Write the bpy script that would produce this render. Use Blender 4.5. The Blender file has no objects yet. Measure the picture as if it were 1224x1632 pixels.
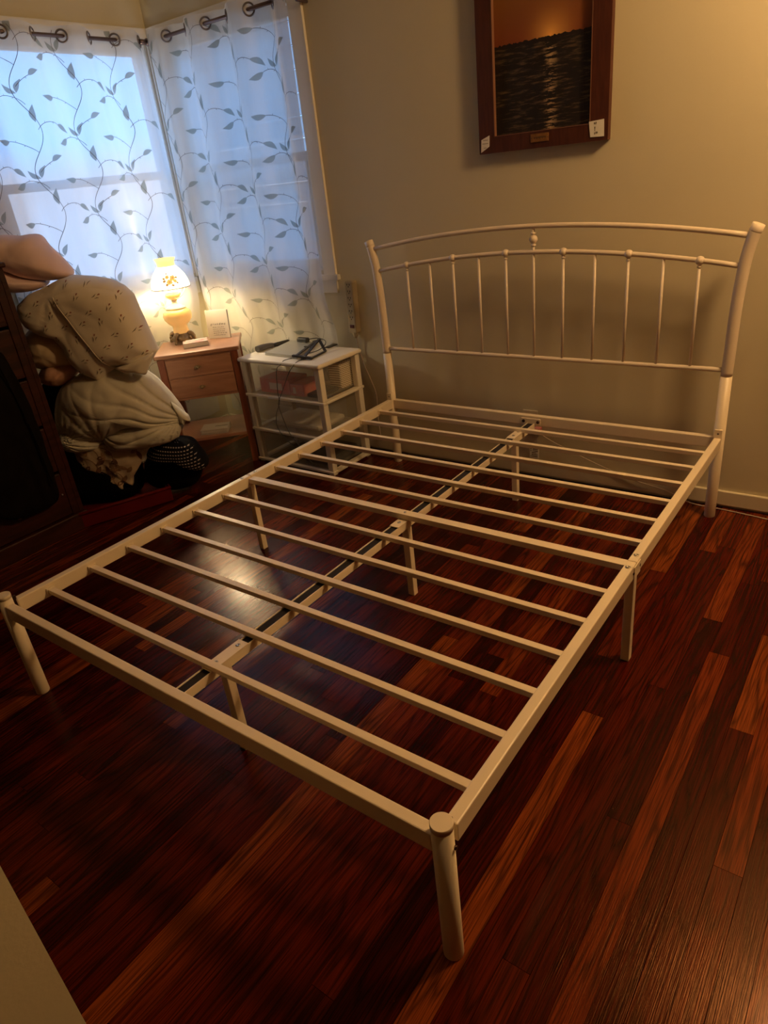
import bpy, bmesh, math, random
from mathutils import Vector, Matrix, noise
import numpy as np

random.seed(7)
SC = bpy.context.scene
COL = SC.collection
PI = math.pi

# ------------------------------------------------------------------ camera
CAM = (2.00746, -0.65044, 1.37836)
RX = (0.80700667, 0.58116559, -0.10481795)
DN = (0.18692825, -0.41975878, -0.88817813)
FW = (-0.56017682, 0.69717223, -0.4473844)
FPX = 1085.62
cd = bpy.data.cameras.new('camera')
cam = bpy.data.objects.new('camera', cd)
COL.objects.link(cam)
cam.matrix_world = Matrix(((RX[0], -DN[0], -FW[0], CAM[0]), (RX[1], -DN[1], -FW[1], CAM[1]),
                           (RX[2], -DN[2], -FW[2], CAM[2]), (0, 0, 0, 1)))
cd.sensor_fit = 'VERTICAL'
cd.sensor_height = 36.0
cd.lens = FPX / 1632 * 36.0
cd.clip_start = 0.02
SC.camera = cam

# ------------------------------------------------------------------ light
SKY_STRENGTH = 2.6
LAMP_SHADE = 2.6
LAMP_BULB = 19.0
CEIL_W = 64.0
SC.view_settings.view_transform = 'Standard'
SC.view_settings.look = 'None'
SC.view_settings.exposure = 0.25
SC.view_settings.gamma = 1.0
SC.view_settings.use_curve_mapping = False

w = bpy.data.worlds.new('world')
SC.world = w
w.use_nodes = True
nt = w.node_tree
for n in list(nt.nodes):
    nt.nodes.remove(n)
wo = nt.nodes.new('ShaderNodeOutputWorld')
bg = nt.nodes.new('ShaderNodeBackground')
tc = nt.nodes.new('ShaderNodeTexCoord')
sx = nt.nodes.new('ShaderNodeSeparateXYZ')
rp = nt.nodes.new('ShaderNodeValToRGB')
nt.links.new(tc.outputs['Generated'], sx.inputs[0])
mp = nt.nodes.new('ShaderNodeMapRange')
mp.inputs['From Min'].default_value = -0.3
mp.inputs['From Max'].default_value = 0.7
nt.links.new(sx.outputs['Z'], mp.inputs[0])
nt.links.new(mp.outputs[0], rp.inputs[0])
e = rp.color_ramp.elements
e[0].position = 0.0
e[0].color = (0.30, 0.34, 0.42, 1)
e[1].position = 1.0
e[1].color = (0.20, 0.52, 1.1, 1)
a = e.new(0.33)
a.color = (0.42, 0.48, 0.62, 1)
a = e.new(0.37)
a.color = (0.27, 0.62, 1.2, 1)
nt.links.new(rp.outputs[0], bg.inputs[0])
bg.inputs[1].default_value = SKY_STRENGTH
nt.links.new(bg.outputs[0], wo.inputs[0])


def light(name, kind, loc, power, color, size=0.1, rot=(0, 0, 0)):
    d = bpy.data.lights.new(name, kind)
    d.energy = power
    d.color = color
    if kind == 'AREA':
        d.shape = 'DISK'
        d.size = size
    else:
        d.shadow_soft_size = size
    o = bpy.data.objects.new(name, d)
    o.location = loc
    o.rotation_euler = rot
    COL.objects.link(o)
    return o


light('ceiling_light', 'POINT', (2.30, 1.58, 2.30), CEIL_W, (1.0, 0.62, 0.27), 0.14)


# ------------------------------------------------------------------ material helpers
def mat(name, col, rough=0.5, metal=0.0, spec=0.5, bump=0.0, bscale=80.0, var=0.0, vscale=6.0, coat=0.0, trans=0.0,
        stretch=(1, 1, 1), col2=None, emit=None, estr=0.0, alpha=1.0, sheen=0.0, sss=0.0):
    m = bpy.data.materials.new(name)
    m.use_nodes = True
    t = m.node_tree
    b = t.nodes['Principled BSDF']
    b.inputs['Base Color'].default_value = (*col, 1)
    b.inputs['Roughness'].default_value = rough
    b.inputs['Metallic'].default_value = metal
    b.inputs['Specular IOR Level'].default_value = spec
    b.inputs['Coat Weight'].default_value = coat
    b.inputs['Sheen Weight'].default_value = sheen
    b.inputs['Transmission Weight'].default_value = trans
    b.inputs['Alpha'].default_value = alpha
    if emit:
        b.inputs['Emission Color'].default_value = (*emit, 1)
        b.inputs['Emission Strength'].default_value = estr
    tcn = t.nodes.new('ShaderNodeTexCoord')
    mpn = t.nodes.new('ShaderNodeMapping')
    mpn.inputs['Scale'].default_value = stretch
    t.links.new(tcn.outputs['Object'], mpn.inputs[0])
    c2 = col2 if col2 else tuple(c * (1 - var) for c in col)
    if var > 0 or col2:
        nz = t.nodes.new('ShaderNodeTexNoise')
        nz.inputs['Scale'].default_value = vscale
        nz.inputs['Detail'].default_value = 5
        t.links.new(mpn.outputs[0], nz.inputs['Vector'])
        r = t.nodes.new('ShaderNodeValToRGB')
        r.color_ramp.elements[0].position = 0.35
        r.color_ramp.elements[0].color = (*c2, 1)
        r.color_ramp.elements[1].position = 0.65
        r.color_ramp.elements[1].color = (*col, 1)
        t.links.new(nz.outputs[0], r.inputs[0])
        t.links.new(r.outputs[0], b.inputs['Base Color'])
    if bump > 0:
        nb = t.nodes.new('ShaderNodeTexNoise')
        nb.inputs['Scale'].default_value = bscale
        nb.inputs['Detail'].default_value = 3
        t.links.new(mpn.outputs[0], nb.inputs['Vector'])
        bp = t.nodes.new('ShaderNodeBump')
        bp.inputs['Strength'].default_value = bump
        bp.inputs['Distance'].default_value = 0.01
        t.links.new(nb.outputs[0], bp.inputs['Height'])
        t.links.new(bp.outputs[0], b.inputs['Normal'])
    return m


M = {}
M['wall'] = mat('wall_paint', (0.66, 0.59, 0.41), 0.75, bump=0.05, bscale=120, var=0.04, vscale=2, spec=0.3)
M['panel'] = mat('dark_bounce_cut', (0.10, 0.045, 0.02), 0.7, spec=0.2, bump=0.1, var=0.3, vscale=3)  # invented dark finish for the unseen walls, cuts bounced light
M['ceil'] = mat('ceiling_paint', (0.52, 0.44, 0.32), 0.9, bump=0.03)
M['trim'] = mat('trim_paint', (0.72, 0.64, 0.46), 0.45, bump=0.03, bscale=60, var=0.03)
M['white'] = mat('white_metal_enamel', (0.84, 0.71, 0.52), 0.38, bump=0.015, bscale=300, var=0.02, vscale=20)
M['whiteb'] = mat('headboard_enamel', (0.78, 0.66, 0.52), 0.4, bump=0.02, bscale=300, var=0.02, vscale=20)
M['blackstrip'] = mat('black_felt_strip', (0.012, 0.008, 0.01), 0.9, bump=0.1)
M['steel'] = mat('screw_steel', (0.55, 0.5, 0.45), 0.3, metal=1.0, bump=0.02)
M['bolt'] = mat('dark_bolt_steel', (0.10, 0.06, 0.05), 0.35, metal=0.9, bump=0.02)
M['rod'] = mat('bronze_rod', (0.16, 0.12, 0.13), 0.4, metal=0.6, bump=0.05)
M['grom'] = mat('grommet_pewter', (0.24, 0.22, 0.24), 0.35, metal=0.6, bump=0.03)
M['darkwood'] = mat('dark_walnut', (0.045, 0.009, 0.0045), 0.45, spec=0.2, bump=0.15, bscale=30, col2=(0.02, 0.004, 0.002),
                    vscale=5, stretch=(1, 1, 8), coat=0.0)
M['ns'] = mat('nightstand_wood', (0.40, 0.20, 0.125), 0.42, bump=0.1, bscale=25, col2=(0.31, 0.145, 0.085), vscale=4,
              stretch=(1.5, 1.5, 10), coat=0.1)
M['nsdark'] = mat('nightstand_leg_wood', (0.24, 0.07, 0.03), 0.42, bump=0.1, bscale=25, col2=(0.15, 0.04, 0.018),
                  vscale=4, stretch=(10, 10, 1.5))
M['plastic'] = mat('cream_plastic', (0.80, 0.73, 0.60), 0.45, bump=0.02, bscale=200, var=0.02)
M['brass'] = mat('antique_brass', (0.42, 0.31, 0.17), 0.45, metal=0.35, bump=0.3, bscale=120, var=0.4, vscale=40)
M['globe'] = mat('amber_glass', (0.75, 0.42, 0.12), 0.25, bump=0.01, var=0.05, vscale=8, coat=0.3,
                 emit=(1.0, 0.55, 0.16), estr=0.35)
M['shade'] = mat('lit_opal_glass', (0.95, 0.9, 0.75), 0.3, bump=0.01, var=0.02, emit=(1.0, 0.86, 0.5), estr=LAMP_SHADE)
M['shadetop'] = mat('lit_yellow_glass', (0.95, 0.75, 0.3), 0.3, bump=0.01, var=0.02, emit=(1.0, 0.62, 0.16),
                    estr=1.4)
M['clear'] = mat('cut_glass', (0.85, 0.8, 0.62), 0.15, bump=0.3, bscale=150, var=0.1, alpha=0.6)
M['rose'] = mat('painted_rose', (0.55, 0.27, 0.07), 0.5, bump=0.02, var=0.3, vscale=60, emit=(1.0, 0.5, 0.12), estr=1.0)
M['rosedk'] = mat('painted_rose_leaf', (0.35, 0.22, 0.08), 0.5, bump=0.02, var=0.3, vscale=60, emit=(0.9, 0.42, 0.12),
                  estr=0.5)
M['paper'] = mat('white_paper', (0.84, 0.80, 0.72), 0.8, bump=0.03, var=0.04)
M['ink'] = mat('grey_ink', (0.10, 0.08, 0.07), 0.8, bump=0.01, var=0.05)
M['pinkcover'] = mat('pink_cover', (0.75, 0.22, 0.22), 0.5, bump=0.02, col2=(0.85, 0.62, 0.55), vscale=30)
M['greycover'] = mat('grey_cover', (0.50, 0.44, 0.40), 0.6, bump=0.04, var=0.1)
M['tablet'] = mat('grey_aluminium', (0.42, 0.41, 0.36), 0.35, metal=0.4, bump=0.01, var=0.04)
M['blackpl'] = mat('black_plastic', (0.03, 0.027, 0.022), 0.45, bump=0.05, var=0.1)
M['gadget'] = mat('grey_black_plastic', (0.12, 0.11, 0.10), 0.35, bump=0.03, var=0.2)
M['redbox'] = mat('red_carton', (0.70, 0.20, 0.18), 0.6, bump=0.02, col2=(0.62, 0.30, 0.27), vscale=30)
M['strip'] = mat('beige_plastic', (0.46, 0.38, 0.24), 0.5, bump=0.02, var=0.04)
M['slot'] = mat('slot_dark', (0.03, 0.02, 0.015), 0.6, bump=0.02, var=0.1)
M['redsw'] = mat('switch_red', (0.10, 0.012, 0.008), 0.3, bump=0.02, var=0.1)
M['cord'] = mat('cream_cord', (0.55, 0.45, 0.36), 0.6, bump=0.02, var=0.05)
M['frame'] = mat('red_brown_frame', (0.085, 0.022, 0.010), 0.45, bump=0.1, bscale=60, col2=(0.06, 0.014, 0.007),
                 vscale=12, stretch=(8, 8, 1))
M['plate'] = mat('copper_plate', (0.34, 0.16, 0.05), 0.4, metal=0.4, bump=0.1, bscale=200, var=0.3, vscale=60)
M['liner'] = mat('frame_lip', (0.20, 0.09, 0.05), 0.5, bump=0.02, var=0.1)
M['pink'] = mat('pink_cotton', (0.80, 0.59, 0.58), 0.9, bump=0.15, bscale=14, var=0.08, vscale=5, sheen=0.2)
M['cream'] = mat('cream_cotton', (0.60, 0.46, 0.30), 0.9, bump=0.2, bscale=12, var=0.08, vscale=5)
M['peach'] = mat('peach_cotton', (0.50, 0.27, 0.18), 0.9, bump=0.2, bscale=14, var=0.1, vscale=6)
M['comf'] = mat('grey_comforter', (0.60, 0.56, 0.46), 0.85, bump=0.25, bscale=9, var=0.06, vscale=4, sheen=0.2)
M['blackcloth'] = mat('black_cloth', (0.003, 0.002, 0.002), 0.9, spec=0.08, bump=0.3, bscale=12, var=0.2)
M['coat'] = mat('dark_brown_coat', (0.005, 0.0022, 0.0015), 0.8, spec=0.1, bump=0.4, bscale=8, var=0.3)
M['red'] = mat('red_plastic', (0.10, 0.003, 0.002), 0.6, spec=0.15, bump=0.05, var=0.15)
M['siding'] = mat('neighbour_siding', (0.40, 0.34, 0.31), 0.8, bump=0.05, var=0.06, emit=None)
M['wframe'] = mat('window_white_paint', (0.74, 0.70, 0.62), 0.45, bump=0.03, var=0.03)
M['vineemb'] = mat('vine_embroidery', (0.22, 0.19, 0.17), 0.9, bump=0.05, var=0.1)
M['scribble'] = mat('brown_ink', (0.10, 0.06, 0.03), 0.8, bump=0.02, var=0.1)


def glass_mat():
    m = bpy.data.materials.new('window_glass')
    m.use_nodes = True
    t = m.node_tree
    t.nodes.clear()
    o = t.nodes.new('ShaderNodeOutputMaterial')
    tr = t.nodes.new('ShaderNodeBsdfTransparent')
    tr.inputs[0].default_value = (0.95, 0.97, 1, 1)
    gl = t.nodes.new('ShaderNodeBsdfGlossy')
    gl.inputs['Roughness'].default_value = 0.03
    mx = t.nodes.new('ShaderNodeMixShader')
    mx.inputs[0].default_value = 0.05
    t.links.new(tr.outputs[0], mx.inputs[1])
    t.links.new(gl.outputs[0], mx.inputs[2])
    t.links.new(mx.outputs[0], o.inputs[0])
    return m


def sheer_mat(name, col, transp, transl):
    m = bpy.data.materials.new(name)
    m.use_nodes = True
    t = m.node_tree
    t.nodes.clear()
    o = t.nodes.new('ShaderNodeOutputMaterial')
    tr = t.nodes.new('ShaderNodeBsdfTransparent')
    tl = t.nodes.new('ShaderNodeBsdfTranslucent')
    df = t.nodes.new('ShaderNodeBsdfDiffuse')
    nz = t.nodes.new('ShaderNodeTexNoise')
    nz.inputs['Scale'].default_value = 30
    rr = t.nodes.new('ShaderNodeValToRGB')
    rr.color_ramp.elements[0].color = (*[c * 0.96 for c in col], 1)
    rr.color_ramp.elements[1].color = (*col, 1)
    t.links.new(nz.outputs[0], rr.inputs[0])
    for q in (tl, df):
        t.links.new(rr.outputs[0], q.inputs[0])
    m1 = t.nodes.new('ShaderNodeMixShader')
    m1.inputs[0].default_value = transl
    m2 = t.nodes.new('ShaderNodeMixShader')
    m2.inputs[0].default_value = transp
    t.links.new(df.outputs[0], m1.inputs[1])
    t.links.new(tl.outputs[0], m1.inputs[2])
    t.links.new(m1.outputs[0], m2.inputs[1])
    t.links.new(tr.outputs[0], m2.inputs[2])
    t.links.new(m2.outputs[0], o.inputs[0])
    return m


M['glass'] = glass_mat()
M['sheer'] = sheer_mat('white_sheer_voile', (0.90, 0.88, 0.84), 0.24, 0.58)
M['leafemb'] = sheer_mat('leaf_embroidery', (0.47, 0.50, 0.46), 0.14, 0.62)
M['frost'] = sheer_mat('frosted_plastic', (0.90, 0.84, 0.68), 0.74, 0.60)


def plank_mat():
    m = bpy.data.materials.new('stained_oak')
    m.use_nodes = True
    t = m.node_tree
    b = t.nodes['Principled BSDF']
    L = t.links.new
    geo = t.nodes.new('ShaderNodeNewGeometry')
    at = t.nodes.new('ShaderNodeAttribute')
    at.attribute_name = 'tone'
    sep = t.nodes.new('ShaderNodeSeparateColor')
    L(at.outputs['Color'], sep.inputs[0])
    # per-board offset of the grain
    off = t.nodes.new('ShaderNodeVectorMath')
    off.operation = 'SCALE'
    L(at.outputs['Color'], off.inputs[0])
    off.inputs['Scale'].default_value = 37.0
    add = t.nodes.new('ShaderNodeVectorMath')
    L(geo.outputs['Position'], add.inputs[0])
    L(off.outputs[0], add.inputs[1])
    mp = t.nodes.new('ShaderNodeMapping')
    mp.inputs['Scale'].default_value = (14, 1.1, 1)
    L(add.outputs[0], mp.inputs[0])
    nz = t.nodes.new('ShaderNodeTexNoise')
    nz.inputs['Scale'].default_value = 1.0
    nz.inputs['Detail'].default_value = 2
    nz.inputs['Roughness'].default_value = 0.5
    L(mp.outputs[0], nz.inputs['Vector'])
    # rings: contour lines of the stretched noise give cathedral grain
    mul = t.nodes.new('ShaderNodeMath')
    mul.operation = 'MULTIPLY'
    mul.inputs[1].default_value = 11.0
    L(nz.outputs[0], mul.inputs[0])
    pp = t.nodes.new('ShaderNodeMath')
    pp.operation = 'PINGPONG'
    pp.inputs[1].default_value = 0.5
    L(mul.outputs[0], pp.inputs[0])
    mp2 = t.nodes.new('ShaderNodeMapping')
    mp2.inputs['Scale'].default_value = (420, 9, 1)
    L(add.outputs[0], mp2.inputs[0])
    n2 = t.nodes.new('ShaderNodeTexNoise')
    n2.inputs['Scale'].default_value = 1.0
    n2.inputs['Detail'].default_value = 3
    L(mp2.outputs[0], n2.inputs['Vector'])
    r1 = t.nodes.new('ShaderNodeValToRGB')
    r1.color_ramp.elements[0].position = 0.02
    r1.color_ramp.elements[0].color = (0.45, 0.45, 0.45, 1)
    r1.color_ramp.elements[1].position = 0.28
    r1.color_ramp.elements[1].color = (1, 1, 1, 1)
    L(pp.outputs[0], r1.inputs[0])
    r2 = t.nodes.new('ShaderNodeValToRGB')
    r2.color_ramp.elements[0].position = 0.35
    r2.color_ramp.elements[0].color = (0.55, 0.48, 0.45, 1)
    r2.color_ramp.elements[1].position = 0.62
    r2.color_ramp.elements[1].color = (1.4, 1.35, 1.2, 1)
    L(n2.outputs[0], r2.inputs[0])
    tone = t.nodes.new('ShaderNodeValToRGB')
    el = tone.color_ramp.elements
    el[0].position = 0.0
    el[0].color = (0.024, 0.0012, 0.0006, 1)
    el[1].position = 1.0
    el[1].color = (0.20, 0.048, 0.009, 1)
    for p_, c_ in ((0.35, (0.042, 0.0026, 0.0009, 1)), (0.65, (0.080, 0.0080, 0.0018, 1)), (0.85, (0.135, 0.022, 0.0045, 1))):
        q = el.new(p_)
        q.color = c_
    L(sep.outputs[0], tone.inputs[0])
    x1 = t.nodes.new('ShaderNodeMix')
    x1.data_type = 'RGBA'
    x1.blend_type = 'MULTIPLY'
    x1.inputs[0].default_value = 1
    L(tone.outputs[0], x1.inputs[6])
    L(r1.outputs[0], x1.inputs[7])
    x2 = t.nodes.new('ShaderNodeMix')
    x2.data_type = 'RGBA'
    x2.blend_type = 'MULTIPLY'
    x2.inputs[0].default_value = 1
    L(x1.outputs[2], x2.inputs[6])
    L(r2.outputs[0], x2.inputs[7])
    L(x2.outputs[2], b.inputs['Base Color'])
    b.inputs['Roughness'].default_value = 0.24
    b.inputs['Specular IOR Level'].default_value = 0.20
    b.inputs['Specular Tint'].default_value = (1.0, 0.42, 0.16, 1)
    b.inputs['Coat Weight'].default_value = 0.10
    b.inputs['Coat Roughness'].default_value = 0.16
    bp = t.nodes.new('ShaderNodeBump')
    bp.inputs['Strength'].default_value = 0.25
    bp.inputs['Distance'].default_value = 0.002
    L(n2.outputs[0], bp.inputs['Height'])
    L(bp.outputs[0], b.inputs['Normal'])
    return m


M['plank'] = plank_mat()


# ------------------------------------------------------------------ mesh builder
class MB:
    def __init__(s):
        s.v = []
        s.f = []
        s.sm = []

    def add(s, vs, fs, smooth=False):
        o = len(s.v)
        s.v += [tuple(v) for v in vs]
        s.f += [tuple(i + o for i in f) for f in fs]
        s.sm += [smooth] * len(fs)
        return s

    def box(s, x0, x1, y0, y1, z0, z1, mt=None, bev=0.0):
        if bev > 0:
            b = min(bev, (x1 - x0) * .45, (y1 - y0) * .45, (z1 - z0) * .45)
            bm = bmesh.new()
            bmesh.ops.create_cube(bm, size=1)
            for v in bm.verts:
                v.co = Vector((x0 + (v.co.x + .5) * (x1 - x0), y0 + (v.co.y + .5) * (y1 - y0), z0 + (v.co.z + .5) * (z1 - z0)))
            bmesh.ops.bevel(bm, geom=list(bm.edges), offset=b, segments=2, affect='EDGES', profile=0.5)
            bm.verts.ensure_lookup_table()
            vs = [v.co.copy() for v in bm.verts]
            fs = [[v.index for v in f.verts] for f in bm.faces]
            bm.free()
        else:
            vs = [Vector((x, y, z)) for z in (z0, z1) for y in (y0, y1) for x in (x0, x1)]
            fs = [(0, 2, 3, 1), (4, 5, 7, 6), (0, 1, 5, 4), (2, 6, 7, 3), (0, 4, 6, 2), (1, 3, 7, 5)]
        if mt is not None:
            vs = [mt @ v for v in vs]
        return s.add(vs, fs)

    def tube(s, pts, r, seg=12, caps=True, smooth=True, closed=False):
        pts = [Vector(p) for p in pts]
        n = len(pts)
        rr = r if isinstance(r, (list, tuple)) else [r] * n
        vs = []
        prev = None
        for i, p in enumerate(pts):
            if closed:
                t = (pts[(i + 1) % n] - pts[i - 1]).normalized()
            else:
                t = (pts[min(i + 1, n - 1)] - pts[max(i - 1, 0)]).normalized()
            if prev is None:
                u = t.orthogonal().normalized()
            else:
                u = (prev - t * prev.dot(t)).normalized()
            prev = u
            v = t.cross(u)
            for k in range(seg):
                a_ = 2 * PI * k / seg
                vs.append(p + (u * math.cos(a_) + v * math.sin(a_)) * rr[i])
        fs = []
        m = n if closed else n - 1
        for i in range(m):
            j = (i + 1) % n
            for k in range(seg):
                l = (k + 1) % seg
                fs.append((i * seg + k, i * seg + l, j * seg + l, j * seg + k))
        o = len(s.v)
        s.add(vs, fs, smooth)
        if caps and not closed:
            s.f.append(tuple(o + k for k in reversed(range(seg))))
            s.f.append(tuple(o + (n - 1) * seg + k for k in range(seg)))
            s.sm += [False, False]
        return s

    def lathe(s, prof, loc=(0, 0, 0), seg=32, ax=None, smooth=True):
        vs = []
        mt = Matrix.Translation(loc)
        if ax is not None:
            mt = mt @ Vector((0, 0, 1)).rotation_difference(Vector(ax)).to_matrix().to_4x4()
        for r, z in prof:
            for k in range(seg):
                a_ = 2 * PI * k / seg
                vs.append(mt @ Vector((r * math.cos(a_), r * math.sin(a_), z)))
        fs = []
        for i in range(len(prof) - 1):
            for k in range(seg):
                l = (k + 1) % seg
                fs.append((i * seg + k, i * seg + l, (i + 1) * seg + l, (i + 1) * seg + k))
        o = len(s.v)
        s.add(vs, fs, smooth)
        if prof[0][0] > 1e-5:
            s.f.append(tuple(o + k for k in reversed(range(seg))))
            s.sm.append(False)
        if prof[-1][0] > 1e-5:
            s.f.append(tuple(o + (len(prof) - 1) * seg + k for k in range(seg)))
            s.sm.append(False)
        return s

    def sphere(s, c, r, seg=16, sc=(1, 1, 1)):
        prof = []
        N = 10
        vs = []
        for i in range(N + 1):
            th = -PI / 2 + PI * i / N
            for k in range(seg):
                a_ = 2 * PI * k / seg
                vs.append((c[0] + r * sc[0] * math.cos(th) * math.cos(a_), c[1] + r * sc[1] * math.cos(th) * math.sin(a_),
                           c[2] + r * sc[2] * math.sin(th)))
        fs = []
        for i in range(N):
            for k in range(seg):
                l = (k + 1) % seg
                fs.append((i * seg + k, i * seg + l, (i + 1) * seg + l, (i + 1) * seg + k))
        return s.add(vs, fs, True)

    def prism(s, poly, p0, ex, ey, ez, th):
        """poly (u,v) in plane p0+u*ex+v*ey, thickness th along ez"""
        p0, ex, ey, ez = Vector(p0), Vector(ex), Vector(ey), Vector(ez)
        n = len(poly)
        vs = [p0 + ex * u + ey * v for u, v in poly] + [p0 + ex * u + ey * v + ez * th for u, v in poly]
        fs = [tuple(reversed(range(n))), tuple(range(n, 2 * n))]
        for i in range(n):
            j = (i + 1) % n
            fs.append((i, j, n + j, n + i))
        return s.add(vs, fs)

    def build(s, name, m, parent=None, label=None, cat=None, group=None, kind=None, mt=None):
        me = bpy.data.meshes.new(name)
        vs = s.v
        if mt is not None:
            vs = [mt @ Vector(v) for v in vs]
        me.from_pydata([tuple(v) for v in vs], [], s.f)
        me.polygons.foreach_set('use_smooth', s.sm)
        bm = bmesh.new()
        bm.from_mesh(me)
        bmesh.ops.remove_doubles(bm, verts=bm.verts, dist=1e-6)
        bmesh.ops.recalc_face_normals(bm, faces=bm.faces)
        bm.to_mesh(me)
        bm.free()
        me.materials.append(M[m])
        o = bpy.data.objects.new(name, me)
        COL.objects.link(o)
        if parent is not None:
            o.parent = parent
            o.matrix_parent_inverse = Matrix.Translation(-Vector(parent.location)) if parent.type == 'EMPTY' else Matrix()
        tag(o, label, cat, group, kind)
        return o


def tag(o, label=None, cat=None, group=None, kind=None):
    if label:
        o['label'] = label
    if cat:
        o['category'] = cat
    if group:
        o['group'] = group
    if kind:
        o['kind'] = kind
    return o


def thing(name, label, cat, loc=(0, 0, 0), group=None):
    o = bpy.data.objects.new(name, None)
    o.empty_display_size = 0.1
    o.location = loc
    COL.objects.link(o)
    return tag(o, label, cat, group)


def bezier(pts, n=10):
    """Catmull-Rom through pts"""
    P = [Vector(p) for p in pts]
    P = [P[0] * 2 - P[1]] + P + [P[-1] * 2 - P[-2]]
    out = []
    for i in range(1, len(P) - 2):
        for k in range(n):
            t = k / n
            a_, b_, c_, d_ = P[i - 1], P[i], P[i + 1], P[i + 2]
            out.append(0.5 * ((2 * b_) + (c_ - a_) * t + (2 * a_ - 5 * b_ + 4 * c_ - d_) * t * t + (3 * b_ - a_ - 3 * c_ + d_) * t ** 3))
    out.append(P[-2])
    return out


# ------------------------------------------------------------------ room shell
XL, XR, YB, YF, ZC = -1.41, 3.30, 2.12, -3.0, 2.50
WT = 0.12


def wall_with_hole(name, axis, pos, a0, a1, h0, h1, z0, z1, outward):
    """wall slab perpendicular to axis with a window hole h0..h1, z0..z1"""
    b = MB()
    lo, hi = sorted((pos, pos + outward * WT))

    def bx(p0, p1, q0, q1):
        if axis == 'x':
            b.box(lo, hi, p0, p1, q0, q1)
        else:
            b.box(p0, p1, lo, hi, q0, q1)
    bx(a0, h0, 0, ZC)
    bx(h1, a1, 0, ZC)
    bx(h0, h1, 0, z0)
    bx(h0, h1, z1, ZC)
    return b.build(name, 'wall', kind='structure')


WZ0, WZ1 = 0.95, 2.085
W1 = (1.10, 2.10)      # left window, along y
W2 = (-1.345, -0.415)   # back window, along x
wall_with_hole('wall_left', 'x', XL, YF, YB + WT, W1[0], W1[1], WZ0, WZ1, -1)
wall_with_hole('wall_back', 'y', YB, XL, XR + WT, W2[0], W2[1], WZ0, WZ1, 1)
MB().box(XR, XR + WT, YF, YB, 0, ZC).build('wall_right', 'panel', kind='structure')
MB().box(XL - WT, XR + WT, YF - WT, YF, 0, ZC).build('wall_hall', 'panel', kind='structure')  # both unseen walls kept dark to limit light bounced onto the bed
# stub of partition wall at the near left; its end shows in the lower left corner
MB().box(0.98, 1.158, -0.63, -0.51, 0, ZC).build('wall_front', 'wall', kind='structure')
MB().box(XL - WT, XR + WT, YF - WT, YB + WT, ZC, ZC + 0.05).build('ceiling', 'ceil', kind='structure')


def window(name, axis, pos, h, outward, label):
    """trim and double-hung sashes; axis 'x': wall x=pos with the hole along y"""
    a0, a1 = h
    inn = -outward

    def bx(b, p0, p1, d0, d1, q0, q1, bev=0.002):
        # d = depth measured from the wall face, positive into the room
        e0, e1 = sorted((pos + inn * d0, pos + inn * d1))
        if axis == 'x':
            b.box(e0, e1, p0, p1, q0, q1, bev=bev)
        else:
            b.box(p0, p1, e0, e1, q0, q1, bev=bev)
    root = MB()
    # lining of the opening
    bx(root, a0, a0 + .015, -WT, 0, WZ0, WZ1)
    bx(root, a1 - .015, a1, -WT, 0, WZ0, WZ1)
    bx(root, a0 + .015, a1 - .015, -WT, 0, WZ1 - .015, WZ1)
    bx(root, a0 + .015, a1 - .015, -WT, 0, WZ0, WZ0 + .015)
    o = root.build(name, 'wframe', kind='structure', label=label)
    cl, cr = (0.07, 0.07)
    b = MB()
    if name == 'window_2':
        bx(b, a0 - .049, a0, 0, .015, WZ0 - .02, WZ1 + .06)
        bx(b, a1, a1 + .078, 0, .015, WZ0 - .02, WZ1 + .06)
    else:
        bx(b, a0 - .078, a0, 0, .015, WZ0 - .02, WZ1 + .06)
        bx(b, a1, a1 + .019, 0, .015, WZ0 - .02, WZ1 + .06)
    bx(b, a0, a1, 0, .015, WZ1, WZ1 + .06)
    b.build('window_casing', 'wframe', o)
    b = MB()
    bx(b, a0 - (.09 if name == 'window_1' else .038), a1 + (.095 if name == 'window_2' else -.01), 0, .026, WZ0 - .045, WZ0 - .02)
    bx(b, a0 - (.06 if name == 'window_1' else .049), a1 + (.075 if name == 'window_2' else .004), 0, .012, WZ0 - .11, WZ0 - .045)
    b.build('window_sill', 'wframe', o)
    mid = 1.475
    for nm, q0, q1, d in (('upper_sash', mid - .02, WZ1 - .015, -.042), ('lower_sash', WZ0 + .015, mid + .02, -.012)):
        b = MB()
        s0, s1 = a0 + .015, a1 - .015
        bx(b, s0, s0 + .03, d - .028, d, q0, q1)
        bx(b, s1 - .03, s1, d - .028, d, q0, q1)
        bx(b, s0 + .03, s1 - .03, d - .028, d, q0, q0 + .04)
        bx(b, s0 + .03, s1 - .03, d - .028, d, q1 - .04, q1)
        s = b.build(nm, 'wframe', o)
        b = MB()
        bx(b, s0 + .03, s1 - .03, d - .016, d - .012, q0 + .04, q1 - .04, bev=0)
        b.build('glass_pane', 'glass', s)
    return o


window('window_1', 'x', XL, W1, -1, 'double-hung window in the left wall behind the sheer curtain')
window('window_2', 'y', YB, W2, 1, 'double-hung window in the back wall behind the sheer curtain')

# baseboards
b = MB()
b.box(XL + .015, XR, YB - .015, YB, 0.012, 0.075, bev=.004)
b.build('baseboard_back', 'trim', kind='structure')
b = MB()
b.box(XL, XL + .015, YF, YB - .015, 0.012, 0.075, bev=.004)
b.build('baseboard_left', 'trim', kind='structure')
b = MB()
b.box(XR - .015, XR, YF, YB - .015, 0.012, 0.075, bev=.004)
b.build('baseboard_right', 'trim', kind='structure')

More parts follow.
